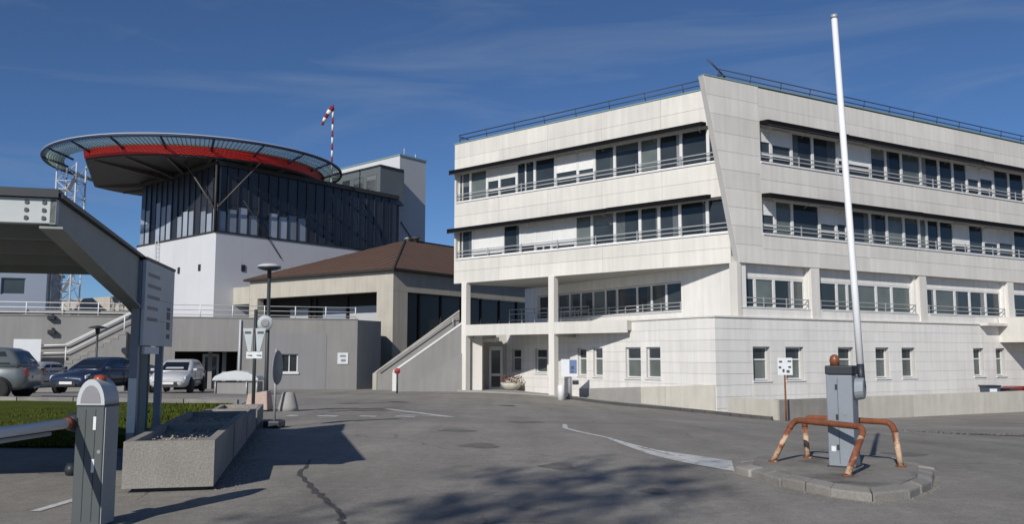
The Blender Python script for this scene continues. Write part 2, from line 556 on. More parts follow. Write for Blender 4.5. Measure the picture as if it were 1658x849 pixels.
def window(parent, fr, s0, s1, z0, z1, d, split=None, g='glass', fw=0.06, dep=0.08, blind=0.0, mid=False, inset=0.0, fm='alu', bars=()):
    f = MB()
    f.fbox(fr, s0, s0 + fw, d - dep, d, z0, z1)
    f.fbox(fr, s1 - fw, s1, d - dep, d, z0, z1)
    f.fbox(fr, s0 + fw, s1 - fw, d - dep, d - 0.003, z0, z0 + fw)
    f.fbox(fr, s0 + fw, s1 - fw, d - dep, d - 0.003, z1 - fw, z1)
    if split:
        f.fbox(fr, s0 + fw, s1 - fw, d - dep, d - 0.005, split - fw / 2, split + fw / 2)
    if mid:
        sm = (s0 + s1) / 2
        f.fbox(fr, sm - fw / 2, sm + fw / 2, d - dep, d - 0.002, z0 + fw, (split - fw / 2) if split else z1 - fw)
    w = f.build('window', fm, parent)
    MB().fbox(fr, s0 + fw, s1 - fw, d - dep + 0.01, d - dep + 0.03, z0 + fw, z1 - fw).build('pane', g, w)
    if g == 'glass' and not blind and (s1 - s0) > 0.6 and random.random() < 0.75:
        pa, pb = s0 + fw + 0.005, s1 - fw - 0.005
        if mid:
            pb = (s0 + s1) / 2 - fw / 2
        kind = random.random()
        q = MB()
        if kind < 0.45:
            wd = (pb - pa) * random.uniform(0.12, 0.34)
            q.fbox(fr, pa, pa + wd, d - dep + 0.031, d - dep + 0.034, z0 + fw + .01, z1 - fw - .01)
        elif kind < 0.8:
            wd = (pb - pa) * random.uniform(0.12, 0.4)
            q.fbox(fr, pb - wd, pb, d - dep + 0.031, d - dep + 0.034, z0 + fw + .01, z1 - fw - .01)
        else:
            q.fbox(fr, pa, pb, d - dep + 0.031, d - dep + 0.034, z1 - fw - (z1 - z0) * random.uniform(.15, .45), z1 - fw - .01)
        q.build('curtain', random.choice(['drape', 'drape_dark', 'drape_dark']), w)
    if blind:
        zb = z1 - (z1 - z0) * min(0.97, blind + random.uniform(-0.07, 0.07))
        nsl = max(3, int((z1 - 0.14 - zb) / 0.055))
        hsl = (z1 - 0.14 - zb) / nsl
        prof = []
        for i in range(nsl):                             # slatted face, one tilted slat above the other
            prof += [(d - 0.006, zb + i * hsl), (d - 0.020, zb + (i + 0.85) * hsl)]
        prof += [(d - 0.02, z1 - 0.14), (d - 0.04, z1 - 0.14), (d - 0.04, zb)]
        n_ = len(prof)
        a_, b_ = s0 + fw + 0.004, s1 - fw - 0.004
        bl_ = MB().poly([fr.pt(a_, dd, zz) for dd, zz in prof] + [fr.pt(b_, dd, zz) for dd, zz in prof],
                        [(i, (i + 1) % n_, n_ + (i + 1) % n_, n_ + i) for i in range(n_)] + [tuple(range(n_)), tuple(range(2 * n_ - 1, n_ - 1, -1))])
        bl_.build('roller_blind', 'blind', w)
        MB().fbox(fr, a_, b_, d - 0.04, d + 0.05, z1 - 0.139, z1 - fw - 0.001).build('blind_box', 'alu', w)
    return w


# ------------------------------------------------------------------ ground
CP = np.array([(0, 0, 0), (-6, 4, 0), (6, 4, 0), (-4, 9, 0), (4, 10.5, 0), (0, 14, 0), (-6, 14, 0.02), (-7, 22, 0.0), (-12, 22, 0.05),
               (-14, 27, 0.10), (-17, 36, -0.09), (-14, 37.5, -0.15), (-22, 43, -0.36), (-11, 45, -0.34), (-8.2, 47, -0.44), (-6, 48, -0.50),
               (-2.7, 49, -0.57), (2, 45.5, -0.60), (3.5, 43, -0.78), (8.2, 36.0, -0.90), (10.3, 33.9, -1.06), (11.3, 34.6, -1.10), (25, 43.4, -1.24),
               (8, 12, -0.06), (15, 20, -0.42), (20, 30, -0.90), (2, 30, -0.44), (-3, 30, -0.28), (5, 25, -0.42), (-25, 20, 0.05), (-25, 5, 0), (25, 5, -0.2),
               (-40, 60, -0.4), (45, 60, -1.4), (0, -25, 0), (-40, -20, 0), (40, -20, -0.2), (0, 80, -0.7)], float)


def tps_fit(p):
    n = len(p)
    r = np.linalg.norm(p[:, None, :2] - p[None, :, :2], axis=2)
    K = np.where(r > 0, r ** 2 * np.log(r + 1e-12), 0) + np.eye(n) * 4.0
    Pm = np.c_[np.ones(n), p[:, :2]]
    A = np.block([[K, Pm], [Pm.T, np.zeros((3, 3))]])
    return np.linalg.solve(A, np.r_[p[:, 2], 0, 0, 0])


TW = tps_fit(CP)


def gz(x, y):
    x, y = np.broadcast_arrays(np.asarray(x, float), np.asarray(y, float))
    sh = x.shape
    q = np.c_[x.ravel(), y.ravel()]
    far = np.clip((np.hypot(q[:, 0], q[:, 1] - 25) - 45) / 40, 0, 1)
    r = np.linalg.norm(q[:, None, :] - CP[None, :, :2], axis=2)
    K = np.where(r > 0, r ** 2 * np.log(r + 1e-12), 0)
    z = K @ TW[:len(CP)] + np.c_[np.ones(len(q)), q] @ TW[len(CP):]
    z = z * (1 - far) + far * -0.8
    return z.reshape(sh) if sh else float(z[0])


def sheet(name, xs, ys, dz, m, mask=None, kind='structure'):
    X, Y = np.meshgrid(xs, ys)
    Z = gz(X, Y) + dz
    nx, ny = len(xs), len(ys)
    mb = MB()
    mb.v = [tuple(p) for p in np.c_[X.ravel(), Y.ravel(), Z.ravel()]]
    mb.f = [[j * nx + i, j * nx + i + 1, (j + 1) * nx + i + 1, (j + 1) * nx + i] for j in range(ny - 1) for i in range(nx - 1)]
    mb.sm = [True] * len(mb.f)
    return mb.build(name, m, kind=kind)


def axis(lo, hi, step, far):
    c = list(np.arange(lo, hi + 1e-6, step))
    a, d = [], step
    x = lo
    while x > -far:
        d *= 1.5
        x -= d
        a.append(x)
    b, d, x = [], step, c[-1]
    while x < far:
        d *= 1.5
        x += d
        b.append(x)
    return a[::-1] + c + b


sheet('ground', axis(-40, 40, 1.0, 1500), axis(-10, 72, 1.0, 1500), 0.0, 'asphalt')


def strip(name, path, w, m, dz=0.005, kind='structure', sub=6, wob=0.0):
    """a flat painted or tarred strip following the ground; w is one width or one per path point"""
    pts, ws = [], []
    wl_ = w if hasattr(w, '__len__') else [w] * len(path)
    for i in range(len(path) - 1):
        for k in range(sub):
            t = k / sub
            pts.append((path[i][0] * (1 - t) + path[i + 1][0] * t + random.uniform(-wob, wob), path[i][1] * (1 - t) + path[i + 1][1] * t + random.uniform(-wob, wob)))
            ws.append((wl_[i] * (1 - t) + wl_[i + 1] * t) * random.uniform(1 - wob * 4, 1 + wob * 4))
    pts.append(path[-1]); ws.append(wl_[-1])
    mb = MB()
    for i, (p, ww) in enumerate(zip(pts, ws)):
        a, b = pts[max(i - 1, 0)], pts[min(i + 1, len(pts) - 1)]
        t = Vector((b[0] - a[0], b[1] - a[1])).normalized()
        nrm = Vector((-t.y, t.x))
        for sgn in (1, -1):
            x, y = p[0] + nrm.x * ww / 2 * sgn, p[1] + nrm.y * ww / 2 * sgn
            mb.v.append((x, y, gz(x, y) + dz))
    mb.f = [[2 * i, 2 * i + 1, 2 * i + 3, 2 * i + 2] for i in range(len(pts) - 1)]
    mb.sm = [True] * len(mb.f)
    return mb.build(name, m, kind=kind)


def flat_poly(name, xy, m, dz, kind='structure', th=0.0):
    mb = MB()
    if th:
        mb.prism(xy, [gz(x, y) - 0.3 for x, y in xy], [gz(x, y) + dz for x, y in xy])
    else:
        mb.poly([(x, y, gz(x, y) + dz) for x, y in xy], [tuple(range(len(xy)))])
    return mb.build(name, m, kind=kind)


# ------------------------------------------------------------------ main building
dL = (-0.7516, 0.6596); nL = (-0.6596, -0.7516)
dR = (0.8611, 0.5084); nR = (0.5084, -0.8611)
dW = (-0.5084, 0.8611); nW = (-0.8611, -0.5084)
C = (9.86, 38.0)
L_, R_ = Fr(C, dL, nL), Fr(C, dR, nR)
P = (8.53, 37.24)
W_ = Fr(P, dW, nW)
F1 = Fr((9.95, 38.05), dW, nW)
Z0, Z1, Z2, Z3, Z4, Z5 = 5.43, 6.80, 8.43, 10.05, 11.74, 13.42
LEN_L, LEN_R = 17.47, 34.0
B = thing('office_building', 'white panelled building with two overhanging ribbon window storeys, slanted corner and roof railing', 'building', (9.86, 38.0, -1.0))

for a, b in ((Z0, Z1), (Z2, Z3), (Z4, Z5)):
    clad(B, L_, 0.42, LEN_L, a, b, 2, 3.55)
    clad(B, R_, 1.42, LEN_R, a, b, 2, 3.6)
# slanted end of the right hand facade
sail = lambda z: -1.84 * (z - Z0) / (Z5 + 0.06 - Z0)
MB().fpoly(R_, [(sail(Z0), Z0), (1.41, Z0), (1.41, Z5 + 0.06), (sail(Z5 + 0.06), Z5 + 0.06)], -0.34, -0.035).build('wall', 'core', B)
nr = 10
for k in range(nr):
    za, zb = Z0 + (Z5 + 0.06 - Z0) * k / nr + 0.006, Z0 + (Z5 + 0.06 - Z0) * (k + 1) / nr - 0.006
    MB().fpoly(R_, [(sail(za) - 0.01, za), (1.412, za), (1.412, zb), (sail(zb) - 0.01, zb)], -0.034, random.uniform(-0.003, 0.003)).build('cladding_panel', 'panel', B)
# slabs and roof
cR = R_.xy(LEN_R); cRb = (cR[0] + 15 * dW[0], cR[1] + 15 * dW[1])
cL = L_.xy(LEN_L - 0.02); cLb = (cL[0] + 11 * dR[0], cL[1] + 11 * dR[1])
foot = [R_.xy(0.05, -0.06), R_.xy(LEN_R, -0.06), cRb, cLb, L_.xy(LEN_L - 0.06, -0.06), L_.xy(0.3, -0.06)]
MB().prism(foot, Z0 + 0.015, Z0 + 0.3).build('soffit', 'soffit', B)
MB().prism(foot, Z5 - 0.35, Z5 - 0.1).build('roof', 'core', B)
for z in (Z1 - 0.25, Z3 - 0.25):
    MB().prism([R_.xy(0.6, -0.4), R_.xy(LEN_R, -0.4), cRb, cLb, L_.xy(LEN_L - 0.4, -0.4), L_.xy(0.8, -0.4)], z, z + 0.2).build('floor_slab', 'core', B)
# short flank at the far left end and the rear
fl = Fr(cL, dR, (-dR[1], dR[0]))
MB().fbox(fl, 0.36, 11, -0.3, 0.0, Z0, Z5).build('wall', 'panel', B)
MB().prism([cLb, cRb, (cRb[0] - .3, cRb[1] + .3), (cLb[0] - .3, cLb[1] + .3)], -1.5, Z5).build('wall', 'panel', B)
# parapet flashing
MB().fbox(L_, 0.3, LEN_L + 0.03, -0.36, 0.035, Z5 + 0.002, Z5 + 0.06).build('parapet_flashing', 'flash', B)
MB().fbox(R_, -1.84, LEN_R, -0.36, 0.03, Z5 + 0.063, Z5 + 0.12).build('parapet_flashing', 'flash', B)


def roof_rail(fr, s0, s1, lean):
    mb = MB()
    for h in (0.20, 0.42):
        mb.tube([fr.pt(s0, lean * h / 0.42 - 0.15, Z5 + 0.08 + h), fr.pt(s1, lean * h / 0.42 - 0.15, Z5 + 0.08 + h)], 0.026, 6)
    n = int((s1 - s0) / 1.9)
    for i in range(n + 1):
        s = s0 + (s1 - s0) * i / n
        mb.tube([fr.pt(s, -0.15, Z5 + 0.05), fr.pt(s, lean - 0.15, Z5 + 0.52)], 0.024, 6)
    mb.build('roof_railing', 'dark_rail', B)


roof_rail(L_, 0.6, LEN_L - 0.3, 0.10)
roof_rail(R_, -0.9, LEN_R, 0.10)
MB().tube([R_.pt(-1.3, -0.3, Z5 + 0.95), R_.pt(-0.4, -0.2, Z5 + 0.25)], 0.04, 6).build('rail_brace', 'dark_rail', B)
MB().tube([L_.pt(LEN_L - 0.1, -0.3, Z5 + 0.5), L_.pt(LEN_L - 0.9, -0.2, Z5 + 0.2)], 0.035, 6).build('rail_brace', 'dark_rail', B)


def ribbon(fr, edges, z0, z1, blinds, lights, wide):
    """one storey of ribbon windows; blinds: bay -> how far it is drawn"""
    ed = sorted(edges)
    for i, (a, b) in enumerate(zip(ed[:-1], ed[1:])):
        window(B, fr, a, b, z0 + 0.02, z1, -0.22, g='curtain' if i in lights else 'glass', fw=0.075, dep=0.09,
               blind=blinds.get(i, 0), split=z0 + 0.42 if i in blinds and blinds[i] < 0.95 else None, mid=i in wide)
    lo, hi = ed[0], ed[-1]
    MB().fbox(fr, lo, hi, -0.34, 0.05, z0 - 0.055, z0 + 0.015).build('window_sill', 'white', B)
    MB().fbox(fr, lo, hi, -0.34, -0.05, z1 + 0.002, z1 + 0.08).build('window_head', 'core', B)
    r = MB()
    for h in (0.22, 0.42):
        r.fbox(fr, lo, hi, -0.10, -0.065, z0 + h, z0 + h + 0.045)
    n = max(2, int((hi - lo) / 2.4))
    for i in range(n + 1):
        s = lo + (hi - lo - 0.05) * i / n
        r.fbox(fr, s, s + 0.05, -0.062, -0.03, z0 + 0.016, z0 + 0.50)
    r.build('safety_rail', 'rail', B)


def awning(fr, s0, s1, z, out):
    n = round((s1 - s0) / 5)
    w = (s1 - s0) / n
    for i in range(n):
        a, b = s0 + i * w + 0.01, s0 + (i + 1) * w - 0.01
        dz = random.uniform(-0.025, 0.025)
        o = out * random.uniform(0.93, 1.07)
        m = MB().hexa([fr.pt(a, 0.006, z - 0.02), fr.pt(b, 0.006, z - 0.02), fr.pt(b, o, z - 0.12 + dz), fr.pt(a, o, z - 0.12 + dz),
                       fr.pt(a, 0.006, z + 0.14), fr.pt(b, 0.006, z + 0.14), fr.pt(b, o, z + 0.09 + dz), fr.pt(a, o, z + 0.09 + dz)])
        aw = m.build('awning', 'awning', B)
        MB().fbox(fr, a, b, o - 0.02, o + 0.02, z - 0.165 + dz, z - 0.124 + dz).build('front_bar', 'steel_dark', aw)
        for s in (a + 0.3, (a + b) / 2, b - 0.3):
            MB().tube([fr.pt(s, 0.0, z - 0.30), fr.pt(s, o - 0.03, z - 0.11 + dz)], 0.014, 5).build('awning_arm', 'rail', aw)


eL3 = [0.42, 1.53, 2.92, 4.11, 5.17, 6.63, 7.85, 8.89, 10.34, 11.73, 12.99, 14.24, 15.16, 16.44, 17.35]
eL2 = [0.42, 1.64, 3.05, 4.17, 5.22, 6.67, 8.04, 9.07, 10.62, 11.7, 12.73, 13.96, 16.23, 17.35]
ribbon(L_, eL3, Z3, Z4, {6: 0.62, 7: 0.62, 10: 0.42, 11: 0.42}, {12, 3}, {9})
ribbon(L_, eL2, Z1, Z2, {7: 0.86, 8: 0.78, 9: 0.72, 11: 0.9}, {6}, {8})
eR3 = [1.45, 2.37, 3.69, 5.11, 6.84, 7.51, 9.25, 10.44, 11.66, 13.23, 14.75, 15.96, 17.21, 18.34, 19.63, 21.13, 22.6, 24.1, 25.6, 27.1, 28.6, 30.1, 31.6, 33.9]
eR2 = [1.45, 2.48, 3.59, 5.42, 6.58, 7.32, 9.05, 10.32, 11.63, 12.87, 13.49, 14.52, 15.75, 17.06, 18.42, 19.81, 21.25, 22.7, 24.2, 25.7, 27.2, 28.7, 30.2, 32, 33.9]
ribbon(R_, eR3, Z3, Z4, {0: 0.45, 1: 0.42, 5: 0.62, 4: 0.62, 12: 0.45, 13: 0.45, 18: 0.5}, {8}, set())
ribbon(R_, eR2, Z1, Z2, {0: 0.4, 3: 0.5, 4: 0.5, 12: 0.82, 14: 0.5, 15: 0.5, 20: 0.6}, {1, 9, 7}, set())
MB().fbox(R_, 1.36, 1.44, -0.34, -0.001, Z1, Z2).build('window_reveal', 'panel', B)
MB().fbox(R_, 1.36, 1.44, -0.34, -0.002, Z3, Z4).build('window_reveal', 'panel', B)
for a, b in ((Z1, Z2), (Z3, Z4)):
    MB().fbox(L_, 17.352, 17.468, -0.34, -0.002, a, b).build('window_reveal', 'panel', B)
awning(L_, 1.45, 17.55, Z4 + 0.02, 0.42)
awning(L_, 1.30, 17.65, Z2 + 0.0, 0.42)
awning(R_, 1.42, 33.9, Z4 + 0.02, 0.5)
awning(R_, 1.42, 33.9, Z2 + 0.02, 0.5)

# --- first floor, right side
grp = [(0.10, 4.42), (5.2, 12.19), (13.24, 19.94), (20.9, 27.6), (28.4, 33.9)]
mul = [[1.27, 2.46, 3.65], [6.65, 7.39, 9.51, 10.69], [14.16, 15.85, 17.15, 18.61], [22.5, 24.2, 25.9], [30, 32]]
clad(B, R_, 0.05, LEN_R, 3.06, 3.47, 1, 3.4, d0=-0.12, d1=-0.09, m='render', cd=-0.5)
for (a, b), ms in zip(grp, mul):
    ed = [a] + ms + [b]
    for i, (p, q) in enumerate(zip(ed[:-1], ed[1:])):
        window(B, R_, p, q, 3.50, 4.86, -0.40, g='glass' if random.random() < 0.25 else 'curtain', fw=0.07)
    MB().fbox(R_, a, b, -0.5, -0.06, 3.472, 3.52).build('window_sill', 'white', B)
    MB().fbox(R_, a, b, -0.49, -0.40, 4.87, Z0 + 0.01).build('wall', 'render', B)
    r = MB()
    for h in (0.20, 0.42):
        r.fbox(R_, a, b, -0.22, -0.18, 3.5 + h, 3.54 + h)
    for s in np.linspace(a, b - 0.05, 4):
        r.fbox(R_, s, s + 0.05, -0.178, -0.15, 3.52, 3.98)
    r.build('safety_rail', 'rail', B)
for a, b in ((4.42, 5.2), (12.19, 13.24), (19.94, 20.9), (27.6, 28.4)):
    c = (a + b) / 2 - 0.05
    MB().fbox(R_, a, b, -0.5, -0.22, 3.472, Z0 + 0.01).build('wall', 'render', B)
    MB().fbox(R_, c - 0.28, c + 0.28, -0.5, -0.03, 3.07, Z0 + 0.012).build('pilaster', 'panel', B)
MB().fbox(R_, -0.14, 0.10, -0.5, -0.05, 3.06, Z0 + 0.012).build('pilaster', 'panel', B)
# --- first floor, left side, set back behind a terrace
opsF = [(3.93, 16.62, 3.52, 4.92)]
cf = MB()
for a, b, p, q in wall_cells(0.12, 18.0, 3.03, Z0 + 0.01, opsF):
    cf.fbox(F1, a, b, -0.35, 0.0, p, q)
cf.build('wall', 'render', B)
ed = [3.93, 5.17, 6.28, 7.4, 9.05, 10.05, 11.17, 12.33, 13.42, 14.6, 15.6, 16.62]
for a, b in zip(ed[:-1], ed[1:]):
    window(B, F1, a, b, 3.54, 4.9, -0.14, g=random.choice(['glass', 'curtain', 'glass']), fw=0.06)
MB().fbox(F1, 3.9, 16.65, -0.2, 0.05, 3.47, 3.519).build('window_sill', 'white', B)
r = MB()
for h in (0.18, 0.36):
    r.fbox(F1, 3.95, 16.6, 0.03, 0.07, 3.52 + h, 3.56 + h)
for s in np.linspace(3.95, 16.5, 10):
    r.fbox(F1, s, s + 0.05, 0.0, 0.029, 3.53, 3.95)
r.build('safety_rail', 'rail', B)
ew = Fr(F1.xy(18.0), dR, (-dR[1], dR[0]))
MB().fbox(ew, -0.02, 6, -0.35, 0.0, 3.03, Z0 + 0.01).build('wall', 'render', B)

# --- ground floor
opsR = [(a + 0.54, b + 0.54, 0.33, 1.80) for a, b in ((0.08, 1.13), (2.09, 3.25), (5.53, 6.62), (8.19, 9.19), (10.15, 11.2), (16.02, 16.95), (18.03, 18.88), (21, 22), (24, 25))]
clad(B, R_, 0.54, LEN_R, -1.75, 3.03, 10, 4.2, ops=opsR, m='render', cd=-0.4, gap=0.009, stagger=True, d0=-0.02, jitter=0.002)
opsW = [(a, b, z, 1.80) for a, b, z in ((3.54, 4.56, 0.37), (4.95, 6.11, 0.35), (7.94, 8.74, 0.37), (9.32, 10.11, 0.38), (13.02, 14.24, 0.45), (15.74, 16.82, 0.49))]
clad(B, W_, 0.0, 17.5, -1.75, 3.03, 10, 4.2, ops=opsW, m='render', c0=0.12, cd=-0.4, gap=0.009, stagger=True, d0=-0.02, jitter=0.002)
clad(B, R_, -1.55, 0.53, -1.75, 3.03, 10, 2.6, m='render', c0=0.05, cd=-0.4, gap=0.014, d0=-0.02, jitter=0.003, name='corner_panel')
for fr, ops in ((R_, opsR), (W_, opsW)):
    for a, b, z0, z1 in ops:
        rc = 0.20 if fr is R_ else 0.11
        w = window(B, fr, a + 0.01, b - 0.01, z0 + 0.02, z1 - 0.01, -rc, split=z0 + (z1 - z0) * 0.62, g='curtain', fw=0.07)
        MB().fbox(fr, a + 0.07, b - 0.07, -rc - 0.069, -rc - 0.046, z0 + (z1 - z0) * 0.62, z1 - 0.08).build('upper_pane', 'glass', w)
        MB().fbox(fr, a - 0.05, b + 0.05, -0.3, 0.05, z0 - 0.06, z0 - 0.001).build('window_sill', 'white', B)
# string course between ground and first floor
MB().fbox(R_, -1.60, 19.0, -0.3, 0.06, 3.034, 3.10).build('string_course', 'panel', B)
MB().fbox(R_, 20.9, LEN_R, -0.3, 0.06, 3.034, 3.10).build('string_course', 'panel', B)
MB().prism([P, R_.xy(1.0, -0.02), R_.xy(1.2, -2), F1.xy(16, -0.2), W_.xy(17.5, 0)], 3.031, 3.09).build('terrace_floor', 'soffit', B)
MB().fbox(W_, 0.0, 6.3, -0.2, 0.05, 3.036, 3.096).build('string_course', 'panel', B)
# terrace slab, beam and columns under the overhang
slab = [L_.xy(5.86, -0.02), L_.xy(17.3, -0.02), (cL[0] + 6 * dR[0], cL[1] + 6 * dR[1]), W_.xy(17.5, -0.2), W_.xy(5.6, -0.01)]
MB().prism(slab, 2.62, 3.08).build('terrace_slab', 'soffit', B)
MB().fbox(L_, 5.85, 16.45, -0.015, 0.03, 2.50, 3.10).build('slab_fascia', 'panel', B)
for s in (16.62, 10.42):
    MB().fbox(L_, s - 0.17, s + 0.19, -0.30, 0.06, -1.2, Z0 + 0.01).build('column', 'panel', B, bevel=0.015)
for s in (16.62, 10.42):
    MB().fbox(L_, s - 0.15, s + 0.15, -2.4, -0.3, 2.35, 2.615).build('beam', 'soffit', B)
# terrace railing at the back of the slab
r = MB()
tr = Fr((cL[0] + 5.7 * dR[0], cL[1] + 5.7 * dR[1]), (0.78, 0.62), (0.62, -0.78))
for h in (0.35, 0.7, 0.95):
    r.tube([L_.pt(16.3, -3.4, 3.1 + h), L_.pt(10.6, -3.4, 3.1 + h)], 0.03, 6)
for s in np.linspace(10.6, 16.3, 7):
    r.tube([L_.pt(s, -3.4, 3.08), L_.pt(s, -3.4, 4.05)], 0.03, 6)
r.build('terrace_railing', 'rail', B)
# entrance under the slab
MB().box(-2.32, -1.66, 49.35, 52.4, -1.0, 2.61).build('entrance_pier', 'panel', B)
MB().box(-1.659, -0.2, 52.2, 52.4, -1.0, 2.61).build('entrance_wall', 'soffit', B)
dfr = Fr((-1.35, 52.05), (1, 0), (0, -1))
d = MB()
d.fbox(dfr, 0.0, 0.14, -0.14, 0.0, -0.58, 1.95)
d.fbox(dfr, 0.66, 0.80, -0.14, 0.0, -0.58, 1.95)
d.fbox(dfr, 0.14, 0.66, -0.14, -0.003, 1.72, 1.95)
d.fbox(dfr, 0.14, 0.66, -0.14, -0.003, 0.22, 0.36)
d.fbox(dfr, 0.14, 0.66, -0.14, -0.003, -0.58, -0.42)
de = d.build('entrance_door', 'alu', B)
MB().fbox(dfr, 0.14, 0.66, -0.10, -0.07, -0.42, 1.72).build('pane', 'glass', de)
MB().box(-1.655, -0.75, 50.6, 51.9, 2.2, 2.45).build('entrance_hood', 'white', B)
# balcony box and canopy at the far right
MB().fbox(R_, 19.0, 20.9, 0.0, 1.5, 2.25, 3.45).build('balcony_box', 'panel', B)
MB().fbox(R_, 17.2, 19.0, 0.061, 0.5, 2.98, 3.12).build('string_course', 'panel', B)
MB().fbox(R_, 19.0, 30, 0.0, 2.6, 2.12, 2.25).build('canopy', 'panel', B)
for s in (22.5, 29):
    MB().fbox(R_, s, s + 0.3, 2.2, 2.5, -1.6, 2.12).build('column', 'panel', B)
MB().fbox(R_, 19.2, 30, 1.42, 1.5, 2.252, 3.3).build('balcony_front', 'panel', B)
# ramp plinth along the ground floor wall
segs = [0.02, 3.15, 4.9, 6.55, 8.35, 9.9]
for i, (a, b) in enumerate(zip(segs[:-1], segs[1:])):
    za, zb = 0.20 - 0.048 * a, 0.20 - 0.048 * b
    MB().fpoly(W_, [(a + 0.008, -1.6), (b - 0.008, -1.6), (b - 0.008, zb), (a + 0.008, za)], 0.004, 0.07 + random.uniform(-0.004, 0.004)).build('plinth_block', 'plinth' if i < 2 else 'pave', B)

# ------------------------------------------------------------------ walls and kerbs in front of it
rw = Fr((10.15, 33.95), dR, nR)
RW = thing('roadside_wall', 'long low cream wall running along the road in front of the white building', 'wall', (10.15, 33.95, -1.1))
for i in range(11):
    a, b = i * 2.7, (i + 1) * 2.7
    pts = [rw.pt(a + .006, 0, gz(*rw.xy(a)) - 0.4), rw.pt(b - .006, 0, gz(*rw.xy(b)) - 0.4), rw.pt(b - .006, -0.25, gz(*rw.xy(b)) - 0.4), rw.pt(a + .006, -0.25, gz(*rw.xy(a)) - 0.4)]
    za, zb = -0.27 + 0.0006 * a, -0.27 + 0.0006 * b
    pts += [rw.pt(a + .006, 0, za), rw.pt(b - .006, 0, zb), rw.pt(b - .006, -0.25, zb), rw.pt(a + .006, -0.25, za)]
    MB().hexa(pts).build('wall_block', 'plinth' if i else 'aggregate', RW)
MB().fbox(rw, -0.1, 0.0, -2.6, 0.01, -1.6, -0.28).build('end_block', 'plinth', RW)
flat_poly('forecourt', [rw.xy(0, -0.2), rw.xy(28, -0.2), R_.xy(29, -0.3), R_.xy(-1.3, -0.2)], 'pave', 0.03)
# raised pavement edge, with a dark kerb, left of the chamfered corner
kp = [(2.6, 44.2), (3.45, 43.0), (5.2, 39.6), (7.0, 36.6), (8.6, 34.9), (9.9, 33.9)]
for (x0, y0), (x1, y1) in zip(kp[:-1], kp[1:]):
    n = 4
    for k in range(n):
        a = (x0 + (x1 - x0) * k / n, y0 + (y1 - y0) * k / n)
        b = (x0 + (x1 - x0) * (k + .97) / n, y0 + (y1 - y0) * (k + .97) / n)
        t = Vector((b[0] - a[0], b[1] - a[1])).normalized()
        q = (t.y * 0.0 + 0.16 * -t.y, 0.16 * t.x)
        q = (-q[0], -q[1])
        xy = [a, b, (b[0] + q[0], b[1] + q[1]), (a[0] + q[0], a[1] + q[1])]
        mb = MB().prism(xy, [gz(x, y) - 0.2 for x, y in xy], [gz(x, y) + 0.13 for x, y in xy])
        mb.build('kerb_stone', 'patch', kind='structure')
flat_poly('pavement', [(2.45, 44.4), (3.3, 43.2), (5.0, 39.8), (6.8, 36.9), (8.3, 35.6), (8.0, 36.5), (0.0, 50.3), (-2.6, 51.5), (-4, 49.8), (-2.4, 48.4)], 'pave', 0.10, th=1)

# ------------------------------------------------------------------ outside staircase next to the building
ST = thing('concrete_staircase', 'grey concrete staircase between two sloping parapets, rising to the terrace', 'staircase', (-6.4, 48.5, -0.5))
sf = Fr((-6.42, 48.25), (0.978, 0.209), (0.209, -0.978))
MB().fpoly(sf, [(0, -1), (3.75, -1), (3.75, 3.15), (0, 0.48)], -0.2, 0.0).build('parapet', 'concrete_g', ST)
MB().fpoly(sf, [(-0.03, 0.50), (3.76, 3.17), (3.76, 3.28), (-0.03, 0.61)], -0.23, 0.03).build('coping', 'white', ST)
MB().fbox(sf, -0.06, 0.16, -0.22, 0.025, -1, 0.498).build('newel_post', 'white', ST)
MB().fpoly(sf, [(1.45, -1), (3.74, -1), (3.74, 1.55), (1.45, 0.05)], 0.0, 0.05).build('base_block', 'concrete_g', ST)
MB().fpoly(sf, [(-0.9, -1), (3.9, -1), (3.9, 3.93), (-0.9, 0.34)], -2.3, -2.1).build('parapet', 'concrete_g', ST)
MB().fpoly(sf, [(-0.93, 0.345), (3.9, 3.935), (3.9, 4.04), (-0.93, 0.45)], -2.33, -2.07).build('coping', 'beige_con', ST)
MB().fbox(sf, -1.0, -0.78, -2.32, -2.06, -1, 0.42).build('newel_post', 'beige_con', ST)
for i in range(17):
    z = -0.5 + 0.205 * (i + 1)
    MB().fbox(sf, 0.05 + i * 0.225, 4.2, -2.09, -0.21, z - 0.205, z).build('step', 'step', ST)
hr = MB().tube([sf.pt(-0.7, -1.9, 0.55), sf.pt(3.5, -1.9, 3.55), sf.pt(3.9, -1.9, 3.55)], 0.03, 6)
hr.tube([sf.pt(3.5, -1.9, 3.0), sf.pt(3.5, -1.9, 3.6)], 0.03, 6)
hr.build('handrail', 'rail', ST)
BS = thing('post_with_disc', 'short post carrying a small round red disc at the foot of the grey staircase', 'bollard', (-5.62, 43.6, gz(-5.62, 43.6)))
local(BS)
MB().tube([(0, 0, -0.1), (0, 0, 0.95)], 0.045, 8).build('post', 'post_dark', BS)
MB().lathe([(0.0, -0.03), (0.15, -0.03), (0.15, 0.0), (0.0, 0.0)], (0, 0, 1.08), 18, 'y').build('disc', 'redsign', BS)
MB().lathe([(0.0, -0.036), (0.08, -0.036), (0.08, -0.031), (0.0, -0.031)], (0, 0, 1.08), 18, 'y').build('disc_centre', 'print', BS)

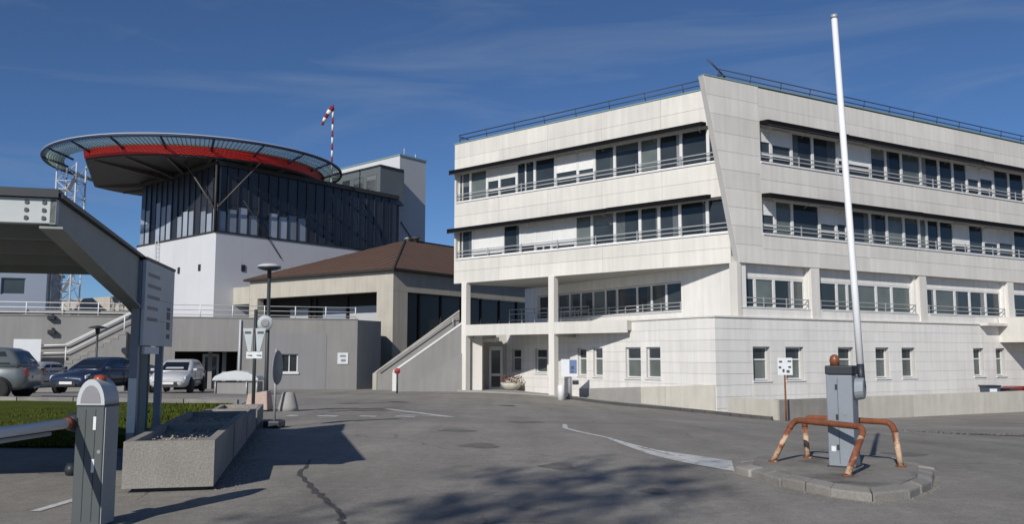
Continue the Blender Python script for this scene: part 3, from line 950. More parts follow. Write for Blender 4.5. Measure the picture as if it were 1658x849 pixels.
# ------------------------------------------------------------------ grey annexe under the terrace at the left
AX = (-8.81, 50.5)
au = (-0.9455, -0.3256); an = (0.3256, -0.9455)
A_ = Fr(AX, au, an)
AN = thing('grey_annexe', 'long flat grey annexe with a railed roof and dark sunken entrance behind the parked cars', 'building', (-8.81, 50.5, -0.55))
opsA = [(6.49, 9.70, -1.5, 1.635), (3.277, 4.201, 0.485, 1.506)]
c = MB()
for a, b, p, q in wall_cells(0.0, 32.0, -1.5, 3.44, opsA):
    c.fbox(A_, a, b, -0.4, 0.0, p, q)
c.build('wall', 'concrete_g', AN)
MB().prism([AX, (-7.79, 52.65), (-8.1, 52.9), (-9.15, 50.8)], -1.5, 3.438).build('return_wall', 'concrete_g', AN)
MB().fbox(A_, -0.032, 32.235, -0.45, 0.04, 3.442, 3.505).build('coping', 'concrete_g', AN)
MB().prism([(-7.82, 52.6), (-8.9, 50.6), A_.xy(30, -0.2), (-48, 66), (-20, 68), (-8.6, 57)], 3.0, 3.2).build('terrace_slab', 'concrete_g', AN)
for a, b, p, q in wall_cells(1.73, 5.06, -1.0, 2.634, [opsA[1]]):
    MB().fbox(A_, a, b, 0.002, 0.02, p, q).build('painted_panel', 'bluegrey', AN)
w = window(AN, A_, 3.277, 4.201, 0.485, 1.506, -0.12, g='glass', fw=0.05, mid=True)
MB().fbox(A_, 3.224, 4.244, -0.1, 0.09, 0.399, 0.484).build('window_sill', 'white', AN)
nb = MB().fbox(A_, 0.505, 1.096, 0.003, 0.05, 0.936, 1.57)
nbo = nb.build('notice_board', 'sign_white', AN)
MB().fbox(A_, 0.645, 0.913, 0.051, 0.055, 1.076, 1.205).build('print', 'sign_back', nbo)
MB().fbox(A_, 0.645, 0.967, 0.051, 0.055, 1.334, 1.441).build('print', 'sign_back', nbo)
MB().tube([A_.pt(6.4, 0.07, -0.7), A_.pt(6.4, 0.07, 3.36)], 0.06, 8).build('downpipe', 'lattice', AN)
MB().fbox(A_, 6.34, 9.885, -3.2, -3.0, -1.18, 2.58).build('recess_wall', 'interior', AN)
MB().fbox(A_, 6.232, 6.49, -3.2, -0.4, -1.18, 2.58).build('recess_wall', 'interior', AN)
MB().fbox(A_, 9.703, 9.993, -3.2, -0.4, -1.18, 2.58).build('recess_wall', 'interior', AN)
for s in (7.04, 7.79):
    MB().fbox(A_, s, s + 0.22, -1.6, -1.4, -1.18, 1.66).build('recess_column', 'concrete_g', AN)
dd = MB().fbox(A_, 7.414, 7.543, -2.2, -2.1, -0.75, 1.506).fbox(A_, 8.166, 8.295, -2.2, -2.1, -0.75, 1.506).fbox(A_, 7.543, 8.166, -2.2, -2.105, 1.356, 1.506).build('door', 'alu', AN)
MB().fbox(A_, 7.543, 8.166, -2.17, -2.14, -0.75, 1.356).build('pane', 'glass', dd)


def railing(fr, s0, s1, d, z, heights, step, mname, parent, r=0.025):
    mb = MB()
    for h in heights:
        mb.tube([fr.pt(s0, d, z + h), fr.pt(s1, d, z + h)], r, 6)
    mb.build('rail', mname, parent)
    n = max(1, round((s1 - s0) / step))
    for i in range(n + 1):
        s = s0 + (s1 - s0) * i / n
        MB().tube([fr.pt(s, d, z), fr.pt(s, d, z + heights[-1] + 0.03)], r * 1.2, 6).build('rail_post', mname, parent)


railing(A_, 0.1, 32, -0.2, 3.50, (0.13, 0.38, 0.64), 1.7, 'white', AN)
MB().fbox(A_, 11.819, 31.698, -0.33, -0.27, 3.548, 3.762).build('rail_panel', 'concrete_g', AN)
# small outside stair with white handrails in front of the annexe
HS = thing('side_stair', 'narrow concrete stair with white tubular handrails climbing the grey annexe wall', 'staircase', (-20.0, 46.4, -0.4))
MB().fpoly(A_, [(12.03, 2.63), (14.86, 0.915), (16.3, 0.915), (16.3, -1.5), (12.03, -1.5)], 0.01, 1.1).build('stair_flank', 'concrete_g', HS)
for d in (0.15, 1.05):
    MB().tube([A_.pt(11.7, d, 3.62), A_.pt(11.93, d, 3.6), A_.pt(14.86, d, 1.95), A_.pt(16.2, d, 1.91)], 0.04, 6).tube([A_.pt(11.93, d, 3.22), A_.pt(14.86, d, 1.56), A_.pt(16.2, d, 1.53)], 0.03, 6).build('handrail', 'white', HS)
for s, z in ((12.14, 2.55), (13.4, 1.8), (14.8, 0.92), (16.1, 0.91)):
    MB().tube([A_.pt(s, 1.05, z), A_.pt(s, 1.05, z + 0.93)], 0.03, 6).build('rail_post', 'white', HS)
for i in range(8):
    MB().fbox(A_, 12.06 + i * 0.345, 12.4 + i * 0.345, 0.012, 1.12, 2.47 - i * 0.21, 2.64 - i * 0.21).build('step', 'step', HS)
wp = MB().fbox(A_, 15.903, 17.128, 1.15, 1.2, 1.13, 2.226).fbox(A_, 16.117, 16.182, 1.1, 1.15, -0.75, 2.151).fbox(A_, 16.87, 16.934, 1.1, 1.15, -0.75, 2.151)
tag(wp.build('site_board', 'sign_white', bevel=0.004), 'plain white board on two posts in front of the side stair, behind the slate car', 'board')
for s, d, z in ((15.5, 0.0, 3.24), (15.45, 0.0, 2.5)):
    f = MB().fbox(A_, s, s + 0.35, 0.0, 0.3, z, z + 0.22).fbox(A_, s + 0.1, s + 0.2, 0.0, 0.1, z + 0.22, z + 0.34)
    tag(f.build('floodlight', 'cap_d', bevel=0.02), 'small dark floodlight fixed %s on the grey annexe wall' % ('just under the coping' if z > 3 else 'halfway down'), 'lamp')
LPa = thing('lamp_post', 'thin dark lamp post with a flat head beside the white side stair handrail', 'street lamp', (-20.4, 43.6, gz(-20.4, 43.6)))
local(LPa)
MB().tube([(0, 0, -0.1), (0, 0, 3.05)], 0.05, 8).build('post', 'post_dark', LPa)
MB().lathe([(0.0, 0.10), (0.25, 0.06), (0.42, 0.0), (0.42, -0.04), (0.12, -0.06), (0.08, -0.35), (0.0, -0.35)], (0, 0, 3.15), 16).build('lamp_head', 'cap_d', LPa)

# ------------------------------------------------------------------ pavilion with a brown hipped roof
e1 = (-0.8088, 0.5881); e2 = (0.5843, 0.8115)
PQ = (-7.752, 57.5)
E1 = Fr(PQ, e1, (-e2[0], -e2[1])); E2 = Fr(PQ, e2, (0.8115, -0.5843))
PV = thing('brown_roofed_pavilion', 'beige concrete pavilion with a brown hipped roof behind the grey annexe', 'building', (-7.75, 57.5, -0.6))
MB().fbox(E1, -0.001, 14.762, -0.553, 0.0, 5.622, 6.927).build('ring_beam', 'beige_con', PV)
MB().fbox(E2, 0.0, 17.692, -0.553, 0.002, 5.622, 6.925).build('ring_beam', 'beige_con', PV)
MB().prism([E1.xy(0.003, -0.003), E1.xy(1.48, -0.003), E1.xy(1.48, -1.3), E2.xy(1.39, -1.3), E2.xy(1.39, -0.001)], -1.5, 5.62).build('corner_pier', 'beige_con', PV)
MB().fbox(E1, 13.822, 14.762, -0.553, -0.004, 3.057, 5.621).build('pier', 'beige_con', PV)
MB().fbox(E1, 14.784, 50.865, -0.553, 0.0, 5.268, 6.573).build('canopy_band', 'beige_con', PV)
MB().fbox(E1, 14.784, 50.865, -8.846, -0.553, 6.374, 6.56).build('canopy_roof', 'beige_con', PV)
MB().fbox(E2, 1.404, 17.692, -0.885, -0.608, -1.809, 5.621).build('glazed_wall', 'dark_glaz', PV)
for i in range(6):
    MB().fbox(E2, 3.1 + i * 2.3, 3.23 + i * 2.3, -0.608, -0.52, -1.256, 5.62).build('mullion', 'dark_trim', PV)
# recessed terrace front: pale infill panels and dark doorways
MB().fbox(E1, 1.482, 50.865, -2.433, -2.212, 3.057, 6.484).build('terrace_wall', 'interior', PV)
for a, b, m_ in ((1.5, 2.9, 'white'), (3.5, 6.2, 'tower_grey'), (6.6, 9.0, 'heli_pale'), (10.6, 12.6, 'tower_grey'), (15.5, 18, 'tower_grey'), (18, 20, 'white'), (22, 26, 'tower_grey'), (28, 33, 'box_grey')):
    MB().fbox(E1, a, b, -2.212, -2.101, 3.222, 4.881).build('infill_panel', m_, PV)
for s in (3.2, 6.4, 9.7, 10.3):
    MB().fbox(E1, s, s + 0.12, -2.212, -2.046, 3.222, 5.6).build('mullion', 'dark_trim', PV)
# roof
ov = 0.35
q0 = E1.pt(-ov, 0, 6.42); q0 = (PQ[0] - ov * e1[0] - ov * e2[0], PQ[1] - ov * e1[1] - ov * e2[1])
qv = lambda a, b: (PQ[0] + a * e1[0] + b * e2[0], PQ[1] + a * e1[1] + b * e2[1])
ea = [qv(-ov, -ov), qv(14.77 + ov, -ov), qv(14.77 + ov, 26), qv(-ov, 26)]
rd = [qv(7.41, 9.1), qv(7.41, 22)]
zr = 10.5
bev = MB()
bev.poly([(*ea[0], 7.10), (*ea[1], 7.10), (*ea[2], 7.10), (*ea[3], 7.10), (*rd[0], zr), (*rd[1], zr)],
         [(0, 1, 4), (1, 2, 5, 4), (2, 3, 5), (3, 0, 4, 5), (3, 2, 1, 0)])
bev.build('roof', 'roof_brown', PV)
MB().prism(ea, 6.94, 7.098).build('eaves_board', 'dark_trim', PV)
MB().tube([(*ea[0], 7.11), (*rd[0], zr + 0.02), (*rd[1], zr + 0.02)], 0.09, 6).build('ridge_cap', 'dark_trim', PV)
# sheet seams down the two roof slopes in view
def seams(a, b, top_a, top_b, n):
    a, b, top_a, top_b = Vector((*a, 7.11)), Vector((*b, 7.11)), Vector((*top_a, zr + 0.01)), Vector((*top_b, zr + 0.01))
    for i in range(1, n):
        t = i / n
        lo = a.lerp(b, t)
        if (top_a - top_b).length < 0.01:
            ap = (top_a - a).dot((b - a)) / (b - a).length_squared
            k = t / ap if t < ap else (1 - t) / (1 - ap)
            up = (a if t < ap else b).lerp(top_a, k)
        else:
            ap = (top_a - a).dot((b - a)) / (b - a).length_squared
            if t < ap:
                up = a.lerp(top_a, t / ap)
            else:
                up = top_a + (b - a) * (t - ap)
        MB().tube([lo, up], 0.014, 4).build('roof_seam', 'roof_brown', PV)
seams(ea[0], ea[1], rd[0], rd[0], 16)
seams(ea[0], ea[3], rd[0], rd[1], 24)
MB().lathe([(0.25, -0.3), (0.25, 0.22), (0.34, 0.24), (0.34, 0.34), (0.0, 0.36)], (*qv(7.41, 10.3), zr), 10).build('roof_vent', 'steel_brown', PV)
MB().lathe([(0.2, -0.3), (0.2, 0.1), (0.28, 0.12), (0.0, 0.26)], (*qv(7.41, 9.3), zr), 10).build('roof_vent', 'beige_con', PV)

# ------------------------------------------------------------------ helipad building
h1 = (-0.7261, 0.6876); h2 = (0.6115, 0.7912)
HK = (-22.31, 66.0)
H1 = Fr(HK, h1, (-0.6876, -0.7261)); H2 = Fr(HK, h2, (0.7912, -0.6115))
HB = thing('helipad_building', 'white and dark glazed block carrying a big round rooftop helideck with a red rim', 'building', (-22.3, 66.0, -0.5))
hx = lambda a, b: (HK[0] + a * h1[0] + b * h2[0], HK[1] + a * h1[1] + b * h2[1])
MB().prism([hx(0.05, 0.05), hx(13.65, 0.05), hx(13.65, 19.1), hx(0.05, 19.1)], -1.5, 10.66).build('base_core', 'core', HB)
for i in range(6):
    MB().fbox(H1, 13.7 * i / 6 + .004, 13.7 * (i + 1) / 6 - .004, -0.04, 0.0, -1.5, 10.68).build('cladding_panel', 'heli_white', HB)
for i in range(8):
    MB().fbox(H2, 19.2 * i / 8 + .004, 19.2 * (i + 1) / 8 - .004, -0.04, 0.0, -1.5, 10.68).build('cladding_panel', 'heli_white', HB)
for fr, s in ((H1, 5.6), (H1, 2.2), (H2, 2.3), (H2, 9)):
    MB().fbox(fr, s, s + 0.35, 0.003, 0.05, 7.9, 8.4).build('wall_vent', 'cap_d', HB)
MB().prism([hx(0.25, 0.25), hx(13.5, 0.25), hx(13.5, 18.9), hx(0.25, 18.9)], 10.67, 15.9).build('screen_core', 'heli_dark', HB)
MB().prism([hx(0.0, 0.0), hx(13.7, 0.0), hx(13.7, 19.3), hx(0.0, 19.3)], 15.9, 16.25).build('roof', 'steel_dark', HB)
MB().fbox(H1, 0, 13.7, -0.02, 0.05, 10.682, 10.82).build('screen_rail', 'steel_dark', HB)
MB().fbox(H2, 0, 19.2, -0.02, 0.05, 10.682, 10.82).build('screen_rail', 'steel_dark', HB)
for fr, ln in ((H1, 13.7), (H2, 19.2)):
    n = int(ln / 0.95)
    for i in range(n):
        a, b = ln * i / n, ln * (i + 1) / n
        MB().fbox(fr, a, a + 0.10, -0.26, -0.14, 10.82, 15.9).build('mullion', 'heli_dark', HB)
        pale = (fr is H2 and i < 10 and i % 5 != 4) or (fr is H1 and i % 4 != 3)
        if pale:
            MB().fbox(fr, a + 0.13, b - 0.04, -0.24, -0.20, 10.84, random.uniform(12.3, 12.9) + (1.3 if fr is H1 and i > 7 else 0)).build('frosted_panel', 'heli_pale', HB)
        MB().fbox(fr, a + 0.12, b - 0.02, -0.245, -0.222, 12.98 if pale else 10.84, 15.88).build('dark_pane', 'heli_dark', HB)
DC = (-27.0, 75.0)
RD = 10.3
# the deck is a disc with one straight side, towards the lattice tower
A0, A1 = R(236), R(528)
arc = [(A0 + (A1 - A0) * i / 64) for i in range(65)]
pl_ = lambda r: [(DC[0] + r * math.cos(a), DC[1] + r * math.sin(a)) for a in arc]
MB().prism(pl_(RD - 0.08), 16.30, 16.43).build('helideck_underside', 'steel_dark', HB)
MB().prism(pl_(RD - 0.06), 16.431, 17.08).build('helideck', 'steel_dark', HB)
rim = MB()
o_, i_ = pl_(RD), pl_(RD - 0.055)
for k in range(64):
    rim.hexa([(*o_[k], 16.42), (*o_[k + 1], 16.42), (*i_[k + 1], 16.42), (*i_[k], 16.42)] + [(DC[0] + (p[0] - DC[0]) * f, DC[1] + (p[1] - DC[1]) * f, 17.12) for p, f in ((o_[k], 1.015), (o_[k + 1], 1.015), (i_[k + 1], 1.0), (i_[k], 1.0))])
rim.build('helideck_rim', 'red', HB)
circ = lambda r, z, n=72: [(DC[0] + r * math.cos(2 * math.pi * i / n), DC[1] + r * math.sin(2 * math.pi * i / n), z) for i in range(n)]
MB().tube([(x, y, 17.15) for x, y in pl_(RD + 0.14)], 0.06, 6).build('rim_edge', 'cap_d', HB)
RN = 12.05
MB().tube(circ(RN, 17.42), 0.10, 6, True).build('net_ring', 'navy', HB)
MB().tube(circ(RN + 0.02, 17.55), 0.04, 6, True).build('net_ring', 'lattice', HB)
for i in range(20):
    a = 2 * math.pi * (i + 0.35) / 20
    ca, sa = math.cos(a), math.sin(a)
    MB().tube([(DC[0] + r * ca, DC[1] + r * sa, z) for r, z in ((RD - 0.2, 16.75), (RN, 17.42))], 0.09, 6).build('net_arm', 'navy', HB)
    if R(172) < a < R(232):
        continue
    MB().hexa([(DC[0] + r * ca - t * sa, DC[1] + r * sa + t * ca, z) for z_ in (0, 1) for r, t, z in
               ((1.0, -.1, 15.75 + .45 * z_), (RD - .4, -.1, 16.2 + .18 * z_), (RD - .4, .1, 16.2 + .18 * z_), (1.0, .1, 15.75 + .45 * z_))]).build('deck_beam', 'steel_brown', HB)
# the netting itself: rings and spokes of thin cord
net = MB()
for k in range(9):
    r = RD + 0.2 + (RN - RD - 0.3) * k / 8
    net.tube(circ(r, 17.05 + 0.37 * (r - RD) / (RN - RD), 60), 0.028, 3, True)
for i in range(220):
    a = 2 * math.pi * i / 220
    net.tube([(DC[0] + r * math.cos(a), DC[1] + r * math.sin(a), z) for r, z in ((RD + .1, 17.06), (RN, 17.42))], 0.034, 3)
net.build('safety_net', 'net', HB, kind='stuff')
# branching struts from the corner up to the deck
for fr in (H1, H2):
    for s in (2.8,):
        MB().tube([H1.pt(0.05, 0.12, 12.4), fr.pt(s, 0.35 + 0.35 * s, 16.3)], 0.065, 6).build('deck_strut', 'steel_brown', HB)
MB().tube([H1.pt(0.0, 0.15, 10.7), H1.pt(0.0, 0.15, 16.2)], 0.09, 8).build('corner_post', 'steel_dark', HB)
for a, b in ((6, 2),):
    MB().tube([H2.pt(a, 0.05, 9.2), H2.pt(b, 0.3, 13.5)], 0.03, 6).build('stay', 'steel_dark', HB)
ld = MB()
for s in (9.3, 9.85):
    ld.tube([H1.pt(s, 0.15, 6), H1.pt(s, 0.15, 10.9)], 0.035, 5)
for i in range(14):
    ld.tube([H1.pt(9.3, 0.15, 6.2 + i * 0.34), H1.pt(9.85, 0.15, 6.2 + i * 0.34)], 0.022, 5)
ld.build('wall_ladder', 'lattice', HB)
# stair tower of open lattice at the left edge of the deck
LT = thing('lattice_stair_tower', 'slim open lattice steel tower standing under the left edge of the round helideck', 'tower', (-36.5, 72.0, -0.5))
for x in (-37.3, -35.7):
    for y in (71.2, 72.8):
        MB().tube([(x, y, -1), (x, y, 17.2)], 0.07, 6).build('leg', 'lattice', LT)
br = MB()
for i in range(12):
    z = 0.3 + i * 1.4
    for (x0, y0), (x1, y1) in (((-37.3, 71.2), (-35.7, 71.2)), ((-35.7, 71.2), (-35.7, 72.8)), ((-35.7, 72.8), (-37.3, 72.8)), ((-37.3, 72.8), (-37.3, 71.2))):
        br.tube([(x0, y0, z), (x1, y1, z)], 0.035, 5)
        br.tube([(x0, y0, z), (x1, y1, z + 1.4)] if i % 2 else [(x1, y1, z), (x0, y0, z + 1.4)], 0.03, 5)
br.build('bracing', 'lattice', LT)
for i in range(6):
    z = 1.0 + i * 2.8
    MB().box(-37.2, -36.55, 71.3, 72.7, z, z + 0.06).build('landing', 'lattice', LT)
    MB().hexa([(-36.5, 71.35, z), (-36.5, 71.95, z), (-35.8, 71.95, z + 1.4), (-35.8, 71.35, z + 1.4), (-36.5, 71.35, z + .08), (-36.5, 71.95, z + .08), (-35.8, 71.95, z + 1.48), (-35.8, 71.35, z + 1.48)]).build('stair_flight', 'lattice', LT)
# lift tower behind the helipad building
TK = (-10.83, 84.0)
T1 = Fr(TK, h1, (-0.6876, -0.7261)); T2 = Fr(TK, h2, (0.7912, -0.6115))
TW_ = thing('white_lift_tower', 'tall plain white tower with a slate grey rooftop cabin behind the brown roofed pavilion', 'building', (-10.8, 84.0, -0.5))
tx = lambda a, b: (TK[0] + a * h1[0] + b * h2[0], TK[1] + a * h1[1] + b * h2[1])
MB().prism([tx(0, 0.03), tx(11, 0.03), tx(11, 3.6), tx(0, 3.6)], -1, 20.7).build('wall', 'tower_grey', TW_)
MB().fbox(T1, 0.0, 11, -0.02, 0.05, -1, 20.7).build('front_wall', 'heli_white', TW_)
MB().prism([tx(-.08, -.1), tx(11.1, -.1), tx(11.1, 3.7), tx(-.08, 3.7)], 20.702, 20.86).build('roof', 'flash', TW_)
bx = (-12.12, 80.0)
X1 = Fr(bx, h1, (-0.6876, -0.7261)); X2 = Fr(bx, h2, (0.7912, -0.6115))
bq = lambda a, b: (bx[0] + a * h1[0] + b * h2[0], bx[1] + a * h1[1] + b * h2[1])
MB().prism([bq(0, 0), bq(7, 0), bq(7, 3.1), bq(0, 3.1)], 15.5, 18.8).build('cabin_wall', 'box_grey', TW_)
MB().prism([bq(-.08, -.08), bq(7, -.08), bq(7, 3.0), bq(-.08, 3.0)], 18.802, 18.95).build('cabin_roof', 'steel_dark', TW_)
for s in (0.5, 2.5, 4.3):
    window(TW_, X1, s, s + 1.6, 16.7, 18.2, 0.05, g='glass', fw=0.08, fm='box_grey')
for z in (21.1,):
    MB().tube([(*tx(0.3, 0.8), 20.8), (*tx(0.3, 0.8), 21.6)], 0.04, 5).build('aerial', 'lattice', TW_)
    MB().tube([(*tx(0.3, 2.4), 20.8), (*tx(0.3, 2.4), 21.3)], 0.05, 5).build('aerial', 'lattice', TW_)
MB().tube([T2.pt(0.1, 0.1, 14.2), T2.pt(3.5, 0.2, 10.8)], 0.05, 6).build('stay', 'steel_dark', TW_)
# windsock
WS = thing('windsock_mast', 'red and white banded mast with a drooping striped windsock beside the helideck', 'windsock', (-16.2, 78.0, 16.2))
for i in range(13):
    z = 16.2 + i * 0.6
    MB().tube([(-16.2, 78, z), (-16.2, 78, z + 0.6)], 0.085, 8).build('mast_band', 'sock_red' if i % 2 == 0 else 'white', WS)
ax = [Vector((-16.25, 78, 23.75)), Vector((-16.45, 77.9, 23.45)), Vector((-16.65, 77.85, 23.1)), Vector((-16.85, 77.8, 22.75)), Vector((-17.0, 77.8, 22.4)), Vector((-17.08, 77.8, 22.1))]
rs = [0.24, 0.22, 0.19, 0.16, 0.13, 0.11]
for i in range(5):
    MB().tube([ax[i], ax[i + 1]], [rs[i], rs[i + 1]], 10).build('windsock_band', 'sock_red' if i % 2 == 0 else 'white', WS)
# block far behind the carport
FB = thing('far_office_block', 'bluish grey block with a row of dark windows glimpsed far behind under the carport roof', 'building', (-50, 66, -0.5))
fbf = Fr((-37.0, 70.0), (-0.9455, -0.3256), (0.3256, -0.9455))
opb = [(1.5 + i * 2.6, 3.2 + i * 2.6, z, z + 1.3) for i in range(9) for z in (3.6, 6.2)]
c = MB()
for a, b, p, q in wall_cells(0, 26, -1.5, 8.2, opb):
    c.fbox(fbf, a, b, -0.4, 0, p, q)
c.build('wall', 'far_wall', FB)
for o in opb:
    window(FB, fbf, *o, -0.15, fw=0.07, fm='far_wall')
MB().fbox(fbf, -0.2, 26, -8, 0.2, 8.202, 8.4).build('roof', 'core', FB)
MB().fbox(fbf, 0.0, 0.3, -8, -0.4, -1.5, 8.2).build('side_wall', 'far_wall', FB)

# ------------------------------------------------------------------ carport at the left
cu = (-0.2570, 0.9664)          # runs back from the road
cv = (-0.9664, -0.2570)         # runs left
CPt = (-4.02, 7.7)
K1 = Fr(CPt, cu, (0.9664, 0.2570))
K2 = Fr(CPt, cv, (-cu[0], -cu[1]))
CT = thing('carport', 'grey steel carport with a bolted pale fascia beam over the lawn edge, nearest the camera', 'carport', (-4.02, 7.7, 0))
kx = lambda a, b: (CPt[0] + a * cu[0] + b * cv[0], CPt[1] + a * cu[1] + b * cv[1])
MB().fbox(K2, 0.0, 9.0, -0.10, 0.0, 2.575, 2.80).build('fascia_beam', 'carport_light', CT, bevel=0.006)
MB().fbox(K2, -0.02, 9.0, -0.16, 0.045, 2.804, 2.88).build('roof_edge', 'cap_d', CT)
for s in (0.10, 0.24):
    for z in (2.62, 2.69, 2.76):
        MB().lathe([(0.022, -0.004), (0.022, 0.014), (0.012, 0.016)], K2.pt(s, 0.0, z), 8, 'y').build('bolt', 'cap_d', CT)
# tapered side rafter: shallow at the front, deep where it meets the column
L0 = 5.62
MB().fpoly(K1, [(0.0, 2.57), (0.0, 2.80), (L0, 2.80), (L0, 2.02), (L0 - 0.9, 2.14)], -0.05, -0.002).build('side_rafter', 'carport', CT)
MB().fpoly(K1, [(0.0, 2.55), (L0 - 0.9, 2.12), (L0 - .15, 2.02), (L0 - .15, 2.0), (L0 - 0.9, 2.10), (0.0, 2.53)], -0.13, 0.06).build('rafter_flange', 'carport', CT)
MB().fbox(K1, -0.02, L0 + 0.02, -0.12, 0.05, 2.803, 2.845).build('roof_edge', 'cap_d', CT)
MB().fbox(K1, L0 - 0.75, L0 - 0.1, 0.002, 0.008, 2.30, 2.315).build('splice_plate', 'steel_dark', CT)
col = MB()
col.fbox(K1, L0 - 0.14, L0 + 0.14, -0.005, 0.005, -0.2, 2.80)
col.fbox(K1, L0 - 0.14, L0 - 0.12, -0.09, 0.09, -0.2, 2.80)
col.fbox(K1, L0 + 0.12, L0 + 0.14, -0.09, 0.09, -0.2, 2.80)
col.build('column', 'carport', CT)
MB().fbox(K1, L0 - 0.2, L0 + 0.2, -0.14, 0.14, -0.02, 0.03).build('base_plate', 'steel_dark', CT)
MB().fpoly(Fr(kx(0, 4.6), cu, (0.9664, 0.257)), [(0.0, 2.57), (0.0, 2.80), (L0, 2.80), (L0, 2.02), (L0 - 0.9, 2.14)], -0.05, 0.0).build('side_rafter', 'carport', CT)
K1b = Fr(kx(0, 4.6), cu, (0.9664, 0.257))
MB().fbox(K1b, L0 - 0.14, L0 + 0.14, -0.09, 0.09, -0.2, 2.80).build('column', 'carport', CT)
# corrugated deck, one rib after the other
dk_ = MB()
MB().prism([kx(0.0, 0.0), kx(L0 + .02, 0.0), kx(L0 + .02, 9), kx(0.0, 9)], 2.806, 2.84).build('roof_sheet', 'carport', CT)
for i in range(30):
    b0 = 0.06 + i * 0.29
    dk_.prism([kx(0.11, b0), kx(L0, b0), kx(L0, b0 + 0.17), kx(0.11, b0 + 0.17)], 2.785, 2.80)
    dk_.prism([kx(0.11, b0 + 0.172), kx(L0, b0 + 0.172), kx(L0, b0 + 0.288), kx(0.11, b0 + 0.288)], 2.755, 2.768)
dk_.build('roof_deck', 'roofdeck', CT)
for a in (1.4, 2.8, 4.2, 5.5):
    MB().prism([kx(a, 0.06), kx(a, 9), kx(a + 0.10, 9), kx(a + 0.10, 0.06)], 2.60, 2.75).build('purlin', 'carport', CT)

# ------------------------------------------------------------------ car park sign board
SB = thing('direction_board', 'large grey direction board on two posts, seen obliquely beside the carport column', 'sign', (-5.2, 12.5, 0))
sbd = Vector((-0.32, 1.9)).normalized()
S_ = Fr((-5.20, 12.5), (sbd.x, sbd.y), (sbd.y, -sbd.x))
sb = MB().fbox(S_, 0.0, 1.93, -0.05, 0.0, 1.56, 2.78).build('board', 'sign_face', SB, bevel=0.006)
MB().fbox(S_, -0.01, 1.94, -0.06, 0.012, 2.782, 2.82).build('board_edge', 'cap_d', SB)
pr = MB()
for i in range(5):
    z = 2.56 - i * 0.16
    pr.fbox(S_, 0.15, 0.15 + random.uniform(0.6, 1.0), 0.001, 0.003, z, z + 0.05)
pr.fbox(S_, 0.15, 1.78, 0.001, 0.003, 1.93, 1.937)
pr.fbox(S_, 0.15, 1.78, 0.001, 0.003, 2.25, 2.257)
pr.build('lettering', 'sign_back', sb)
p2 = MB()
for z, h in ((2.12, 0.05), (1.98, 0.12), (1.82, 0.12), (1.68, 0.07)):
    p2.fbox(S_, 1.45, 1.68, 0.001, 0.004, z, z + h)
p2.build('pictogram', 'print', sb)
MB().fbox(S_, 0.15, 1.05, -0.05, -0.01, 1.44, 1.545).build('small_plate', 'sign_white', SB)
for s, m_ in ((0.0, 'post_blue'), (1.55, 'post_blue')):
    MB().fbox(S_, s - 0.05, s + 0.05, -0.16, -0.055, -0.1, 2.76).build('post', m_, SB)
MB().fbox(S_, -0.052, -0.045, -0.162, -0.054, 0.35, 1.1).build('white_band', 'sign_white', SB)

# ------------------------------------------------------------------ planters
def planter(loc, ln, h, label, fill='soil', w=0.90):
    o = thing('concrete_planter', label, 'planter', loc, math.atan2(0.975, -0.224) - math.pi / 2, 'concrete planters along the lane')
    local(o)
    b = MB()
    t = 0.09
    b.box(-w, 0, 0, t, 0.05, h).box(-w, 0, ln - t, ln, 0.05, h).box(-w, -w + t, t, ln - t, 0.05, h).box(-t, 0, t, ln - t, 0.05, h)
    b.box(-w + t, -t, t, ln - t, 0.05, 0.12)
    b.build('trough', 'aggregate', o, weld=False)
    MB().box(-w + 0.08, -0.08, 0.08, 0.28, -0.02, 0.05).box(-w + 0.08, -0.08, ln - 0.28, ln - 0.08, -0.02, 0.05).build('feet', 'cap_d', o)
    s = MB()
    nx, ny = 7, 16
    for j in range(ny + 1):
        for i in range(nx + 1):
            s.v.append((-w + t + (w - 2 * t) * i / nx, t + (ln - 2 * t) * j / ny, h - 0.09 + random.uniform(-0.012, 0.02)))
    s.f = [[j * (nx + 1) + i, j * (nx + 1) + i + 1, (j + 1) * (nx + 1) + i + 1, (j + 1) * (nx + 1) + i] for j in range(ny) for i in range(nx)]
    s.sm = [True] * len(s.f)
    s.build('soil', fill, o)
    st = MB()
    for k in range(150):
        x, y, r = random.uniform(-w + .12, -.12), random.uniform(.12, ln - .12), random.uniform(0.008, 0.019)
        st.lathe([(0, -r), (r * .8, -r * .4), (r, r * .2), (r * .5, r * .7), (0, r * .8)], (x, y, h - 0.06), 5, smooth=False)
    st.build('stones', 'soil', o, kind='stuff')
    return o


planter((-3.14, 9.48, 0), 2.45, 0.53, 'exposed aggregate concrete planter filled with gravelly soil, nearest of the row')
planter((-3.72, 12.02, 0), 2.45, 0.53, 'second concrete planter in the row, in the carport shadow')
planter((-4.30, 14.55, 0), 2.45, 0.42, 'third and lower concrete planter, just before the portable round sign', 'pinkstone')
planter((-4.90, 17.2, 0), 2.45, 0.36, 'last and lowest planter of the row, with pinkish soil by the lamp', 'pinkstone')

